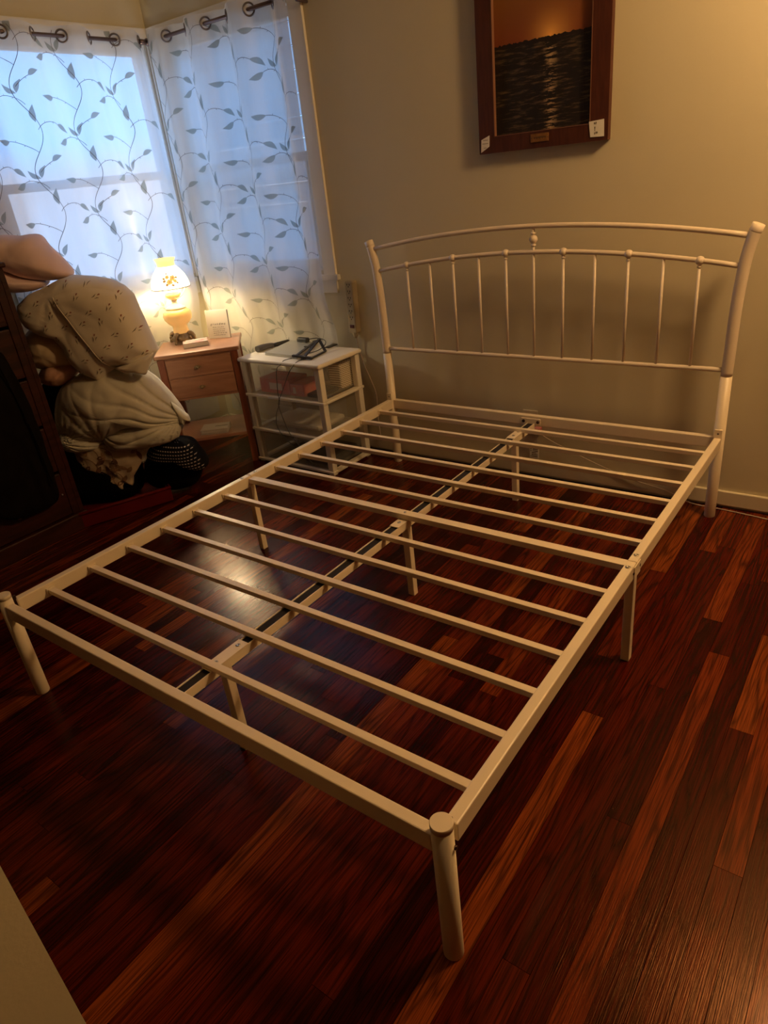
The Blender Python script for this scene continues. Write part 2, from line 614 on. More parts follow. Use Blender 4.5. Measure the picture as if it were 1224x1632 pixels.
# neighbouring house seen through the back window
b = MB()
for k in range(26):
    z = -1.2 + k * 0.16
    b.box(-3.8, 2.5, 4.2, 4.22, z, z + .155)
    b.box(-3.8, 2.5, 4.185, 4.2, z, z + .03)
MB_house = b.build('house', 'siding', label='pale grey clapboard side of the house outside the back window', cat='house')

# ------------------------------------------------------------------ floor: oak strips
fl = MB().box(XL - WT, XR + WT, YF - WT, YB + WT, -0.05, -0.012).build('floor', 'darkwood', kind='structure')


def proj(x, y, z):
    d = (x - CAM[0], y - CAM[1], z - CAM[2])
    q = [sum(r[i] * d[i] for i in range(3)) for r in (RX, DN, FW)]
    if q[2] < 0.05:
        return None
    return 612 + FPX * q[0] / q[2], 816 + FPX * q[1] / q[2]


PW = 0.0571
boards = []
rnd = random.Random(21)
nrow = int((XR - XL) / PW) + 1
for r in range(nrow):
    x0 = XL + r * PW
    y = YF - rnd.random() * 0.8
    while y < YB:
        L_ = rnd.choice((0.45, 0.6, 0.8, 1.0, 1.25, 1.5, 1.9)) * rnd.uniform(.85, 1.15)
        y1 = y + L_
        boards.append((x0, min(x0 + PW, XR), max(y, YF), min(y1, YB - 0.002)))
        y = y1
boards = [q for q in boards if q[3] - q[2] > .03 and q[1] - q[0] > .01]


def seen(q):
    x0, x1, y0, y1 = q
    n = 0
    N = 16
    for i in range(N):
        yy = y0 + (y1 - y0) * (i + .5) / N
        p = proj((x0 + x1) / 2, yy, 0)
        if p and -5 < p[0] < 1229 and -5 < p[1] < 1637:
            p2 = proj(x1, yy, 0)
            p3 = proj((x0 + x1) / 2, yy + .01, 0)
            if p2 and p3:
                n += abs((p2[0] - p[0]) * (p3[1] - p[1]) - (p2[1] - p[1]) * (p3[0] - p[0])) * (y1 - y0) / N
    return n


sc_ = sorted(((seen(q), i) for i, q in enumerate(boards)), reverse=True)
top = set(i for s_, i in sc_[:295] if s_ > 0)


def board_mesh(lst):
    vs, fs, cols = [], [], []
    for (x0, x1, y0, y1), tone, dz in lst:
        g, c = 0.0002, 0.0003
        o = len(vs)
        for (zz, i_) in ((-0.012, 0), (-0.0006 + dz, 0), (dz, c)):
            for (xx, yy) in ((x0 + g + i_, y0 + g + i_), (x1 - g - i_, y0 + g + i_), (x1 - g - i_, y1 - g - i_), (x0 + g + i_, y1 - g - i_)):
                vs.append((xx, yy, zz))
                cols.append(tone)
        for l in (0, 4):
            for k in range(4):
                j = (k + 1) % 4
                fs.append((o + l + k, o + l + j, o + l + 4 + j, o + l + 4 + k))
        fs.append((o + 8, o + 9, o + 10, o + 11))
    me = bpy.data.meshes.new('plank')
    me.from_pydata(vs, [], fs)
    ca = me.color_attributes.new('tone', 'FLOAT_COLOR', 'POINT')
    for i, c_ in enumerate(cols):
        ca.data[i].color = (*c_, 1)
    me.materials.append(M['plank'])
    return me


def tone():
    t_ = min(1, max(0, rnd.gauss(0.52, 0.20)))
    if rnd.random() < .10:
        t_ = rnd.uniform(.75, 1.0)
    return (t_, rnd.random(), rnd.random())


rest = []
for i, q in enumerate(boards):
    tn, dz = tone(), -rnd.random() * 0.0002
    if i in top:
        o = bpy.data.objects.new('plank', board_mesh([(q, tn, dz)]))
        COL.objects.link(o)
        o.parent = fl
    else:
        rest.append((q, tn, dz))
o = bpy.data.objects.new('plank_field', board_mesh(rest))
COL.objects.link(o)
o.parent = fl
o['kind'] = 'stuff'

# ------------------------------------------------------------------ bed
W, LB, H = 1.53, 2.02, 0.340
bed = thing('bed_frame', 'cream white metal bed frame with bare slats and arched headboard', 'bed', (W / 2, LB / 2, 0))
RW, RH = 0.026, 0.045
PR = 0.0205
YM = 1.0095
YS = [0.129 + 0.1467 * i for i in range(13)]


def rail(name, x0, x1, y0, y1, z1=H, h=RH, bev=.003, m='white', par=bed):
    return MB().box(x0, x1, y0, y1, z1 - h, z1, bev=bev).build(name, m, par)


# foot posts with caps
for x in (0.0, W):
    p = MB().lathe([(PR - .001, 0), (PR, .002), (PR, .358)], (x, 0, 0)).build('foot_post', 'white', bed)
    MB().lathe([(PR + .0006, .358), (PR + .0006, .3695), (PR - .0004, .3705)], (x, 0, 0), seg=40).build('post_cap', 'white', p)
    s = -1 if x > 1 else 1
    # bracket plate and bolt
    MB().box(x - .0035, x + .0035, PR - .002, PR + .011, .28, .352, bev=.001).build('bracket_plate', 'bolt', p)
    MB().lathe([(.0045, 0), (.0045, .004), (.002, .005), (0, .005)], (x - s * .004 if False else x + (.0195 if x > 1 else -.0195), 0.006, .312),
               ax=(1 if x > 1 else -1, 0, 0), seg=12).build('bolt_head', 'bolt', p)
# foot rail, head rail
rail('foot_rail', PR - .004, W - PR + .004, -RW / 2, RW / 2)
hr = rail('head_rail', PR - .004, W - PR + .004, LB - RW / 2, LB + RW / 2)
# side rails in two halves with joint plates
for x in (0.0, W):
    s = 1 if x > 1 else -1
    for y0, y1 in ((PR + .008, YM - .0007), (YM + .0007, LB - PR + .004)):
        r_ = rail('side_rail', x - RW / 2, x + RW / 2, y0, y1)
        yb = y1 - .035 if y0 < .5 else y0 + .035
        MB().lathe([(.0075, 0), (.0075, .0012), (.0035, .002), (.003, .0012), (0, .0012)], (x, yb, H), seg=14).build('screw', 'steel', r_)
        MB().lathe([(.0045, 0), (.0045, .003), (0, .0035)], (x + s * RW / 2, yb + (.01 if y0 < .5 else -.01), H - .022), ax=(s, 0, 0), seg=12).build('bolt_head', 'bolt', r_)
    MB().box(x + s * (RW / 2), x + s * (RW / 2 + .0022), YM - .022, YM + .03, H - .044, H - .006).build('joint_plate', 'white', bed)
    # rail leg
    MB().box(x - .0125, x + .0125, YM - .012, YM + .013, 0, H - RH + .001, bev=.002).build('leg', 'white', bed)
# slats
ZS = H - .0165
for i, y in enumerate(YS):
    nm = 'slat'
    w_, h_ = (.020, .016)
    if i == 6:
        nm, w_, h_ = 'cross_bar', .032, .020
    z1 = ZS if i != 6 else ZS + .008
    s = MB().box(RW / 2 - .001, W - RW / 2 + .001, y - w_ / 2, y + w_ / 2, z1 - h_, z1, bev=.0015).build(nm, 'white', bed)
    if i != 6:
        for x0, x1 in ((RW / 2, RW / 2 + .006), (W - RW / 2 - .006, W - RW / 2)):
            MB().box(x0, x1, y - w_ / 2 - .004, y + w_ / 2 + .004, z1 - h_ - .004, z1 + .003, bev=.001).build('slat_clip', 'white', s)
    else:
        MB().lathe([(.005, 0), (.005, .0015), (0, .002)], (W / 2, y, z1), seg=12).build('screw', 'steel', s)
# centre beam: open channel with black strip
ZB = ZS - .016
cb = None
for y0, y1 in ((RW / 2, YM - .002), (YM + .002, LB - RW / 2)):
    b = MB()
    xc = W / 2
    b.box(xc - .017, xc - .0145, y0, y1, ZB - .026, ZB)
    b.box(xc + .0145, xc + .017, y0, y1, ZB - .026, ZB)
    b.box(xc - .0145, xc + .0145, y0, y1, ZB - .026, ZB - .0235)
    cb = b.build('center_beam', 'white', bed)
    MB().box(xc - .0143, xc + .0143, y0 + .004, y1 - .004, ZB - .0235, ZB - .003).build('felt_strip', 'blackstrip', cb)
for y0, y1 in ((.115, .245), (YM - .07, YM + .03), (1.80, 1.90)):
    p = MB().box(W / 2 - .0185, W / 2 + .0185, y0, y1, ZB, ZB + .003, bev=.0008)
    p = p.build('beam_plate', 'white', bed)
    for yy in (y0 + .032, y1 - .02):
        MB().lathe([(.0065, 0), (.0065, .0015), (.003, .0022), (.0028, .0012), (0, .0012)], (W / 2, yy, ZB + .003), seg=14).build('screw', 'steel', p)
for y in (.170, YM, 1.843):
    MB().box(W / 2 - .013, W / 2 + .013, y - .012, y + .012, 0, ZB - .026, bev=.002).build('leg', 'white', bed)
# diagonal-looking tie bracket to head rail with two bolts
p = MB().box(W / 2 - .045, W / 2 + .045, LB - RW / 2 - .004, LB - RW / 2, H - .040, H - .012, bev=.001).build('head_bracket', 'white', bed)
for dx in (-.034, .034):
    MB().lathe([(.007, 0), (.007, .004), (.003, .005), (0, .003)], (W / 2 + dx, LB - RW / 2 - .004, H - .025), ax=(0, -1, 0), seg=14).build('bolt_head', 'bolt', p)
# headboard posts
for x, s in ((0.0, -1), (W, 1)):
    p = MB().lathe([(PR - .001, 0), (PR, .002), (PR, .575)], (x, LB, 0)).build('head_post', 'white', bed)
    q = MB()
    pts = [(x, LB, .575), (x + s * .002, LB, .66), (x + s * .004, LB, .80), (x + s * .009, LB, .90), (x + s * .016, LB, .98), (x + s * .028, LB, 1.045), (x + s * .034, LB, 1.068)]
    q.tube(bezier(pts, 5), .0198, seg=24)
    q.build('upper_post', 'whiteb', p)
    MB().tube([(x + s * .0338, LB, 1.067), (x + s * .0345, LB, 1.069), (x + s * .042, LB, 1.090), (x + s * .0422, LB, 1.0905)], [.0200, .0206, .0206, .018], seg=24).build('post_cap', 'whiteb', p)
    MB().lathe([(.0055, 0), (.0055, .004), (.002, .005), (0, .004)], (x, LB - PR + .001, H + .018), ax=(0, -1, 0), seg=12).build('bolt_head', 'bolt', p)
    MB().box(x - .014, x + .014, LB - PR - .0035, LB - PR + .003, H - .002, H + .034, bev=.001).build('bracket_plate', 'white', p)


def arch(x, z_end, z_mid, x0=0.0, x1=W):
    t_ = (x - W / 2) / ((x1 - x0) / 2)
    return z_mid - (z_mid - z_end) * t_ * t_


def bar(name, z_end, z_mid, r, x0, x1):
    n = 28
    pts = [(x0 + (x1 - x0) * i / n, LB, arch(x0 + (x1 - x0) * i / n, z_end, z_mid, x0, x1)) for i in range(n + 1)]
    return MB().tube(pts, r, seg=16).build(name, 'whiteb', bed)


bar('top_rail', 1.056, 1.118, .0098, -.012, W + .012)
bar('middle_rail', .958, 1.022, .0092, -.002, W + .002)
bar('lower_rail', .597, .597, .0090, .012, W - .012)
mz = lambda x: arch(x, .958, 1.022, -.002, W + .002)
SX = [0.159, .282, 0.401, .527, 0.653, .775, 0.900, 1.026, 1.152, 1.278, 1.401]
for i, x in enumerate(SX):
    top_ = mz(x) if i != 5 else 1.108
    s = MB().tube([(x, LB, .60), (x, LB, top_)], .0056, seg=12).build('spindle', 'whiteb', bed)
    if i % 2 == 0:
        MB().sphere((x, LB, mz(x)), .0160, sc=(1, 1, .95)).build('knuckle_ball', 'whiteb', s)
        MB().lathe([(.0075, 0), (.0085, .003), (.007, .006)], (x, LB, mz(x) - .024), seg=14).build('collar', 'whiteb', s)
    if i == 5:
        MB().sphere((x, LB, 1.070), .0165).build('finial_ball', 'whiteb', s)
        MB().lathe([(.0085, -.004), (.011, 0), (.0085, .004)], (x, LB, 1.048), seg=14).build('collar', 'whiteb', s)
        MB().lathe([(.0085, -.004), (.011, 0), (.0085, .004)], (x, LB, 1.092), seg=14).build('collar', 'whiteb', s)

# ------------------------------------------------------------------ picture on the back wall
PX0, PX1, PZ0, PZ1 = 0.512, 1.032, 1.388, 2.06
PY = YB
pic = thing('framed_picture', 'dark red-brown framed seascape of a low sun over rippled dark water above the headboard', 'picture', ((PX0 + PX1) / 2, PY, PZ0))
IX0, IX1, IZ0, IZ1 = 0.579, 0.966, 1.444, 1.995
FD = 0.028
fm = [('frame_stile', [(PX0, PZ0), (IX0, IZ0), (IX0, IZ1), (PX0, PZ1)]), ('frame_stile', [(PX1, PZ0), (PX1, PZ1), (IX1, IZ1), (IX1, IZ0)]),
      ('frame_rail', [(PX0, PZ0), (PX1, PZ0), (IX1, IZ0), (IX0, IZ0)]), ('frame_rail', [(PX0, PZ1), (IX0, IZ1), (IX1, IZ1), (PX1, PZ1)])]
for nm, poly in fm:
    MB().prism(poly, (0, PY - FD, 0), (1, 0, 0), (0, 0, 1), (0, 1, 0), FD - .001).build(nm, 'frame', pic)
b = MB()
lip = .003
for x0, x1, z0, z1 in ((IX0, IX0 + lip, IZ0, IZ1), (IX1 - lip, IX1, IZ0, IZ1), (IX0 + lip, IX1 - lip, IZ0, IZ0 + lip), (IX0 + lip, IX1 - lip, IZ1 - lip, IZ1)):
    b.box(x0, x1, PY - FD - .001, PY - .010, z0, z1)
b.build('inner_lip', 'liner', pic)


def painting_mat():
    m = bpy.data.materials.new('sunset_sea_print')
    m.use_nodes = True
    t = m.node_tree
    L = t.links.new
    b = t.nodes['Principled BSDF']
    b.inputs['Roughness'].default_value = 0.6
    tc_ = t.nodes.new('ShaderNodeTexCoord')
    sp = t.nodes.new('ShaderNodeSeparateXYZ')
    L(tc_.outputs['Object'], sp.inputs[0])

    def math_(op, a_, b_=None, c_=None):
        n = t.nodes.new('ShaderNodeMath')
        n.operation = op
        for i, q in enumerate((a_, b_, c_)):
            if q is None:
                continue
            if isinstance(q, (int, float)):
                n.inputs[i].default_value = q
            else:
                L(q, n.inputs[i])
        return n.outputs[0]
    X, Z = sp.outputs['X'], sp.outputs['Z']
    HZ = 1.735
    SXX = 0.805
    # ragged shoreline
    nz = t.nodes.new('ShaderNodeTexNoise')
    nz.noise_dimensions = '1D'
    nz.inputs['Scale'].default_value = 60
    nz.inputs['Detail'].default_value = 4
    L(X, nz.inputs['W'])
    hill = math_('MULTIPLY_ADD', nz.outputs[0], 0.014, HZ - .002)
    sky_mask = math_('GREATER_THAN', Z, hill)
    # sky colour
    d = math_('SUBTRACT', Z, HZ)
    g = math_('MULTIPLY', d, 5.0)
    rs = t.nodes.new('ShaderNodeValToRGB')
    rs.color_ramp.elements[0].position = 0.0
    rs.color_ramp.elements[0].color = (0.22, 0.050, 0.012, 1)
    rs.color_ramp.elements[1].position = 0.8
    rs.color_ramp.elements[1].color = (0.25, 0.095, 0.018, 1)
    L(g, rs.inputs[0])
    dx = math_('SUBTRACT', X, SXX)
    rr = math_('SQRT', math_('ADD', math_('POWER', dx, 2.0), math_('POWER', math_('SUBTRACT', Z, HZ + .006), 2.0)))
    glow = math_('POWER', math_('MAXIMUM', math_('SUBTRACT', 1.0, math_('DIVIDE', rr, 0.16)), 0.0), 3.0)
    mxs = t.nodes.new('ShaderNodeMix')
    mxs.data_type = 'RGBA'
    L(glow, mxs.inputs[0])
    L(rs.outputs[0], mxs.inputs[6])
    mxs.inputs[7].default_value = (1.0, 0.50, 0.12, 1)
    # sea ripples
    mpn = t.nodes.new('ShaderNodeMapping')
    mpn.inputs['Scale'].default_value = (14, 1, 95)
    L(tc_.outputs['Object'], mpn.inputs[0])
    n2 = t.nodes.new('ShaderNodeTexNoise')
    n2.inputs['Scale'].default_value = 1
    n2.inputs['Detail'].default_value = 6
    n2.inputs['Roughness'].default_value = .7
    L(mpn.outputs[0], n2.inputs['Vector'])
    rsea = t.nodes.new('ShaderNodeValToRGB')
    rsea.color_ramp.elements[0].position = 0.50
    rsea.color_ramp.elements[0].color = (0.009, 0.004, 0.003, 1)
    rsea.color_ramp.elements[1].position = 0.75
    rsea.color_ramp.elements[1].color = (0.17, 0.11, 0.055, 1)
    L(n2.outputs[0], rsea.inputs[0])
    # glitter path
    path = math_('MAXIMUM', math_('SUBTRACT', 1.0, math_('DIVIDE', math_('ABSOLUTE', dx), 0.030)), 0.0)
    gl = math_('MULTIPLY', path, math_('GREATER_THAN', n2.outputs[0], 0.54))
    mx2 = t.nodes.new('ShaderNodeMix')
    mx2.data_type = 'RGBA'
    L(math_('MULTIPLY', gl, 0.9), mx2.inputs[0])
    L(rsea.outputs[0], mx2.inputs[6])
    mx2.inputs[7].default_value = (0.50, 0.34, 0.18, 1)
    # land strip
    land = math_('GREATER_THAN', Z, HZ - .006)
    mx3 = t.nodes.new('ShaderNodeMix')
    mx3.data_type = 'RGBA'
    L(land, mx3.inputs[0])
    L(mx2.outputs[2], mx3.inputs[6])
    mx3.inputs[7].default_value = (0.012, 0.004, 0.003, 1)
    mx4 = t.nodes.new('ShaderNodeMix')
    mx4.data_type = 'RGBA'
    L(sky_mask, mx4.inputs[0])
    L(mx3.outputs[2], mx4.inputs[6])
    L(mxs.outputs[2], mx4.inputs[7])
    L(mx4.outputs[2], b.inputs['Base Color'])
    return m


M['painting'] = painting_mat()
MB().box(IX0 - .004, IX1 + .004, PY - .012, PY - .004, IZ0 - .004, IZ1 + .004).build('seascape_print', 'painting', pic)
p = MB().box(.734, .807, PY - FD - .003, PY - FD, 1.408, 1.436, bev=.001).build('name_plate', 'plate', pic, label='small copper name plate')
b = MB()
for k in range(9):
    x = .748 + k * .0055
    b.box(x, x + .0035, PY - FD - .0035, PY - FD - .003, 1.419 + .002 * (k % 2), 1.426)
b.lathe([(.002, 0), (.001, .001), (0, .001)], (.7385, PY - FD - .003, 1.422), ax=(0, -1, 0), seg=8)
b.lathe([(.002, 0), (.001, .001), (0, .001)], (.8025, PY - FD - .003, 1.422), ax=(0, -1, 0), seg=8)
b.build('engraving', 'scribble', p)
# paper tags tucked at the lower corners
tl_ = MB().prism([(.520, 1.394), (.557, 1.413), (.559, 1.452), (.523, 1.439)], (0, PY - FD - .0025, 0), (1, 0, 0), (0, 0, 1), (0, 1, 0), .0015)
tl_ = tl_.build('paper_tag', 'paper', label='folded slanted paper tag on the left lower corner of the picture frame', cat='paper tag')
b = MB()
for z, x0, x1 in ((1.436, .530, .552), (1.424, .527, .553), (1.409, .533, .545)):
    b.box(x0, x1, PY - FD - .0029, PY - FD - .0025, z, z + .0016)
b.build('handwriting', 'scribble', tl_)
tr_ = MB().prism([(.968, 1.402), (1.019, 1.400), (1.017, 1.455), (.962, 1.452)], (0, PY - FD - .0025, 0), (1, 0, 0), (0, 0, 1), (0, 1, 0), .0015)
tr_ = tr_.build('paper_tag', 'paper', label='square paper tag with pencil notes on the right lower corner of the picture frame', cat='paper tag')
b = MB()
for (x0, z0, x1, z1) in ((.981, 1.442, .984, 1.448), (.984, 1.442, .990, 1.4435), (.987, 1.444, .990, 1.449), (.983, 1.428, .986, 1.434),
                         (.984, 1.420, .9855, 1.428), (.983, 1.409, .9855, 1.416), (.988, 1.411, .990, 1.418), (.992, 1.411, .994, 1.418), (.988, 1.4135, .996, 1.415)):
    b.box(x0, x1, PY - FD - .0029, PY - FD - .0025, z0, z1)
b.build('handwriting', 'scribble', tr_)

# ------------------------------------------------------------------ curtain rods
RZ = 2.072
RY, RXX = 2.05, -1.33
rodt = thing('curtain_rod', 'dark bronze corner curtain rod joined by a ball elbow in the window corner', 'curtain rod', (RXX, RY, RZ))
MB().tube([(RXX, 0.62, RZ), (RXX, RY - .02, RZ)], .0085, seg=16).build('rod_tube', 'rod', rodt)
MB().tube([(RXX + .02, RY, RZ), (-0.29, RY, RZ)], .0085, seg=16).build('rod_tube', 'rod', rodt)
MB().sphere((RXX, RY, RZ), .017).tube([(RXX, RY - .05, RZ), (RXX, RY - .01, RZ)], .012, seg=16).tube([(RXX + .01, RY, RZ), (RXX + .05, RY, RZ)], .012, seg=16).build('elbow', 'rod', rodt)
MB().tube([(-.295, RY, RZ), (-.285, RY, RZ), (-.275, RY, RZ), (-.262, RY, RZ), (-.255, RY, RZ)], [.010, .015, .018, .013, .004], seg=16).build('finial', 'rod', rodt)
MB().tube([(RXX, .63, RZ), (RXX, .62, RZ), (RXX, .605, RZ), (RXX, .59, RZ), (RXX, .585, RZ)], [.010, .015, .018, .013, .004], seg=16).build('finial', 'rod', rodt)
for pts in ([(-.31, YB - .001, RZ - .02), (-.31, RY, RZ - .02), (-.31, RY, RZ - .006)], [(XL + .001, .70, RZ - .02), (RXX, .70, RZ - .02), (RXX, .70, RZ - .006)]):
    MB().tube(pts, .006, seg=10).build('bracket', 'rod', rodt)
HEM = 0.13
CTOP = 2.112


def mk_surface(kind):
    if kind == 1:        # along y at x = RXX
        ph0, per, A = 1.575, 0.283, 0.030
        rndp = (3.1, 1.7)
    else:
        ph0, per, A = -1.03, 0.292, 0.030
        rndp = (0.4, 5.2)

    def S(s, z):
        dn = (CTOP - z) / (CTOP - HEM)       # 0 top .. 1 hem
        f = 2 * PI * (s - ph0) / per
        k = math.sin(f + 0.5 * dn * math.sin(s * 5 + rndp[0]))
        sh = A * (1 - .25 * dn) * (k + 0.22 * dn * math.sin(2.0 * f + rndp[1]) + 0.10 * math.sin(3 * f + dn * 3))
        s2 = s + 0.010 * dn * math.sin(f * .5 + rndp[1])
        lo = min(1.0, max(0.0, (.86 - z) / .24))
        lo = lo * lo * (3 - 2 * lo)
        base = 0.012 * dn - .046 * lo
        sh *= 1 - .35 * lo
        if kind == 1:
            return Vector((RXX + base + sh, s2, z))
        return Vector((s2, RY - base - sh, z))
    return S


def curtain(kind, s0, s1, label):
    S = mk_surface(kind)
    N = int((s1 - s0) / 0.006)
    K = 46
    vs, fs = [], []
    for j in range(K + 1):
        z = CTOP - (CTOP - HEM) * j / K
        for i in range(N + 1):
            s = s0 + (s1 - s0) * i / N
            vs.append(S(s, z + (0.004 * math.sin(s * 43) if j == 0 else 0)))
    for j in range(K):
        for i in range(N):
            a_ = j * (N + 1) + i
            fs.append((a_, a_ + 1, a_ + N + 2, a_ + N + 1))
    root = thing('sheer_curtain', label, 'curtain', tuple(S(s0, CTOP)))
    b_ = MB()
    b_.add(vs, fs, True)
    me = b_.build('voile', 'sheer', root)
    # hemmed top band: second layer
    b_ = MB()
    vs, fs = [], []
    for j, z in enumerate((CTOP - .001, CTOP - .05, CTOP - .095)):
        for i in range(N + 1):
            s = s0 + (s1 - s0) * i / N
            p = S(s, z)
            q = S(s + .002, z)
            n_ = Vector((q.y - p.y, -(q.x - p.x), 0)).normalized() * .0015
            vs.append(p - n_)
    for j in range(2):
        for i in range(N):
            a_ = j * (N + 1) + i
            fs.append((a_, a_ + 1, a_ + N + 2, a_ + N + 1))
    b_.add(vs, fs, True)
    b_.build('top_band', 'sheer', root)
    # grommets at the crossings of the rod
    per = 0.283 if kind == 1 else 0.292
    ph0 = 1.575 if kind == 1 else -1.03
    k0 = math.ceil((s0 - ph0) / (per / 2) + .1)
    k = k0
    while True:
        s = ph0 + k * per / 2
        if s > s1 - .02:
            break
        p, q = S(s - .004, RZ), S(s + .004, RZ)
        c = S(s, RZ)
        t_ = (q - p).normalized()
        pts = [c + t_ * (.0245 * math.cos(a_)) + Vector((0, 0, .0245 * math.sin(a_))) for a_ in [2 * PI * i / 24 for i in range(24)]]
        MB().tube(pts, .0042, seg=8, closed=True).build('grommet', 'grom', root)
        k += 1
    # embroidery
    leaf, vine = MB(), MB()

    def P(s, z, off=.0025):
        s = min(max(s, s0 + .004), s1 - .004)
        z = min(z, CTOP - .004)
        p = S(s, z)
        a_ = S(s + .003, z)
        tx, ty = a_.x - p.x, a_.y - p.y
        l = math.hypot(tx, ty)
        n_ = Vector((-ty / l, tx / l, 0)) if kind == 1 else Vector((ty / l, -tx / l, 0))
        if kind == 1:
            n_ = Vector((ty / l, -tx / l, 0))
        return p + n_ * off

    def add_leaf(s, z, ang, ln, wd):
        n = 7
        L_, R_ = [], []
        for i in range(n):
            t_ = i / (n - 1)
            hw = wd * math.sin(PI * t_ ** .85) ** 1.1 * .5 + .0004
            cx, cz = ln * t_, 0.10 * ln * math.sin(PI * t_)
            for sg, lst in ((1, L_), (-1, R_)):
                x_, z_ = cx, cz + sg * hw
                lst.append(P(s + x_ * math.cos(ang) - z_ * math.sin(ang), z + x_ * math.sin(ang) + z_ * math.cos(ang)))
        vs_ = L_ + R_
        leaf.add(vs_, [(i, i + 1, n + i + 1, n + i) for i in range(n - 1)], True)

    def stroke(pts, wd=.0020):
        n = len(pts)
        vs_ = []
        for i, (s, z) in enumerate(pts):
            a_ = pts[max(i - 1, 0)]
            c_ = pts[min(i + 1, n - 1)]
            dx, dz = c_[0] - a_[0], c_[1] - a_[1]
            l = math.hypot(dx, dz) + 1e-9
            nx, nz_ = -dz / l * wd / 2, dx / l * wd / 2
            vs_ += [P(s + nx, z + nz_, .003), P(s - nx, z - nz_, .003)]
        vine.add(vs_, [(2 * i, 2 * i + 1, 2 * i + 3, 2 * i + 2) for i in range(n - 1)], True)

    def curl(s, z, ang, ln, bend, leafl=.045, leafw=.018):
        pts = [(s, z)]
        a_ = ang
        n = 12
        for i in range(n):
            a_ += bend / n
            s += math.cos(a_) * ln / n
            z += math.sin(a_) * ln / n
            pts.append((s, z))
            if i in (4, 8):
                th = a_ + (1.2 if i == 4 else -1.2)
                stroke([(s, z), (s + .007 * math.cos(th), z + .007 * math.sin(th))], .0018)
        stroke(pts)
        add_leaf(s, z, a_, leafl, leafw)

    R_ = random.Random(kind)
    col = 0
    s = s0 + .06
    while s < s1 - .01:
        z = HEM - .05 + (0.17 if col % 2 else 0)
        main = []
        zz = z
        while zz < CTOP - .005:
            main.append((s + .034 * math.sin(2 * PI * (zz - z) / .34), zz))
            zz += .012
        main = [q for q in main if q[1] > HEM + .01]
        stroke(main, .0022)
        zz = z
        while zz < CTOP - .06:
            def ok(v):
                return HEM + .03 < v < CTOP - .09
            if ok(zz):
                curl(s, zz, 2.25, .125, .85, .070, .024)                              # up-left spray
                curl(s + .02, zz + .09, 1.0, .11, -1.5, .070, .024)                # right curl
                curl(s, zz + .19, 2.0, .11, 1.5, .066, .025)                       # left curl
                add_leaf(s + .018, zz + .12, PI / 2 - .08, .07, .024)
                add_leaf(s - .020, zz + .235, 2.45, .058, .020)
                add_leaf(s - .018, zz + .237, 1.15, .054, .018)             # leaf lying on the stem
                if R_.random() < .6:
                    curl(s - .015, zz + .26, .9, .07, -.5, .054, .022)
            zz += .34
        s += .26
        col += 1
    vine.build('embroidered_vines', 'vineemb', root)
    lo_ = leaf.build('embroidered_leaves', 'leafemb', root)
    lo_['kind'] = 'stuff'
    return root


curtain(1, 0.98, 2.028, 'white sheer leaf-embroidered curtain over the left window, hanging behind the bedding pile')
curtain(2, -1.318, -0.350, 'white sheer leaf-embroidered curtain over the back window, hanging beside the picture wall')

# ------------------------------------------------------------------ nightstand
NA = 0.774
NSX, NSY = -1.052, 1.432
NW, ND, NH = 0.431, 0.355, 0.645
NM = Matrix.Translation((NSX, NSY, 0)) @ Matrix.Rotation(NA, 4, 'Z')
ns = thing('nightstand', 'reddish brown wooden two-drawer nightstand with open shelf set across the corner', 'nightstand', tuple(NM @ Vector((NW / 2, ND / 2, 0))))
MB().box(-.004, NW + .004, -.006, ND, NH - .022, NH, bev=.006).build('top', 'ns', ns, mt=NM)
LW = .036
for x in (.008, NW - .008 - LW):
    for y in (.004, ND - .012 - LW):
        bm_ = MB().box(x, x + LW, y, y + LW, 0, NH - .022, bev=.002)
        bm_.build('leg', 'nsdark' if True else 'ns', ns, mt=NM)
MB().box(.008 + LW, NW - .008 - LW, .010, .020, .395, NH - .022).build('front_frame', 'ns', ns, mt=NM)
MB().box(.014, .026, .004 + LW, ND - .012 - LW, .395, NH - .022).build('side_panel', 'ns', ns, mt=NM)
MB().box(NW - .026, NW - .014, .004 + LW, ND - .012 - LW, .395, NH - .022).build('side_panel', 'ns', ns, mt=NM)
MB().box(.04, NW - .04, ND - .03, ND - .02, .395, NH - .022).build('back_panel', 'ns', ns, mt=NM)
MB().box(.026, NW - .026, .02, ND - .03, .395, .405).build('bottom_panel', 'ns', ns, mt=NM)
for z0, z1 in ((.515, .612), (.408, .507)):
    d_ = MB().box(.012 + LW, NW - .012 - LW, .005, .018, z0, z1, bev=.003).build('drawer', 'ns', ns, mt=NM)
    k_ = MB().lathe([(.004, 0), (.004, .006), (.009, .010), (.009, .014), (.004, .018), (0, .018)], (NW / 2 - .01, .005, (z0 + z1) / 2), ax=(0, -1, 0), seg=14)
    k_.build('knob', 'brass', d_, mt=NM)
    b = MB()
    b.prism([(-.022, 0), (-.012, .006), (0, .009), (.012, .006), (.022, 0), (.012, -.006), (0, -.010), (-.012, -.006)], (NW / 2 - .01, .0035, (z0 + z1) / 2), (1, 0, 0), (0, 0, 1), (0, 1, 0), .002)
    b.build('backplate', 'brass', d_, mt=NM)
MB().box(.012, NW - .012, .008, ND - .014, .160, .178, bev=.003).build('shelf', 'ns', ns, mt=NM)
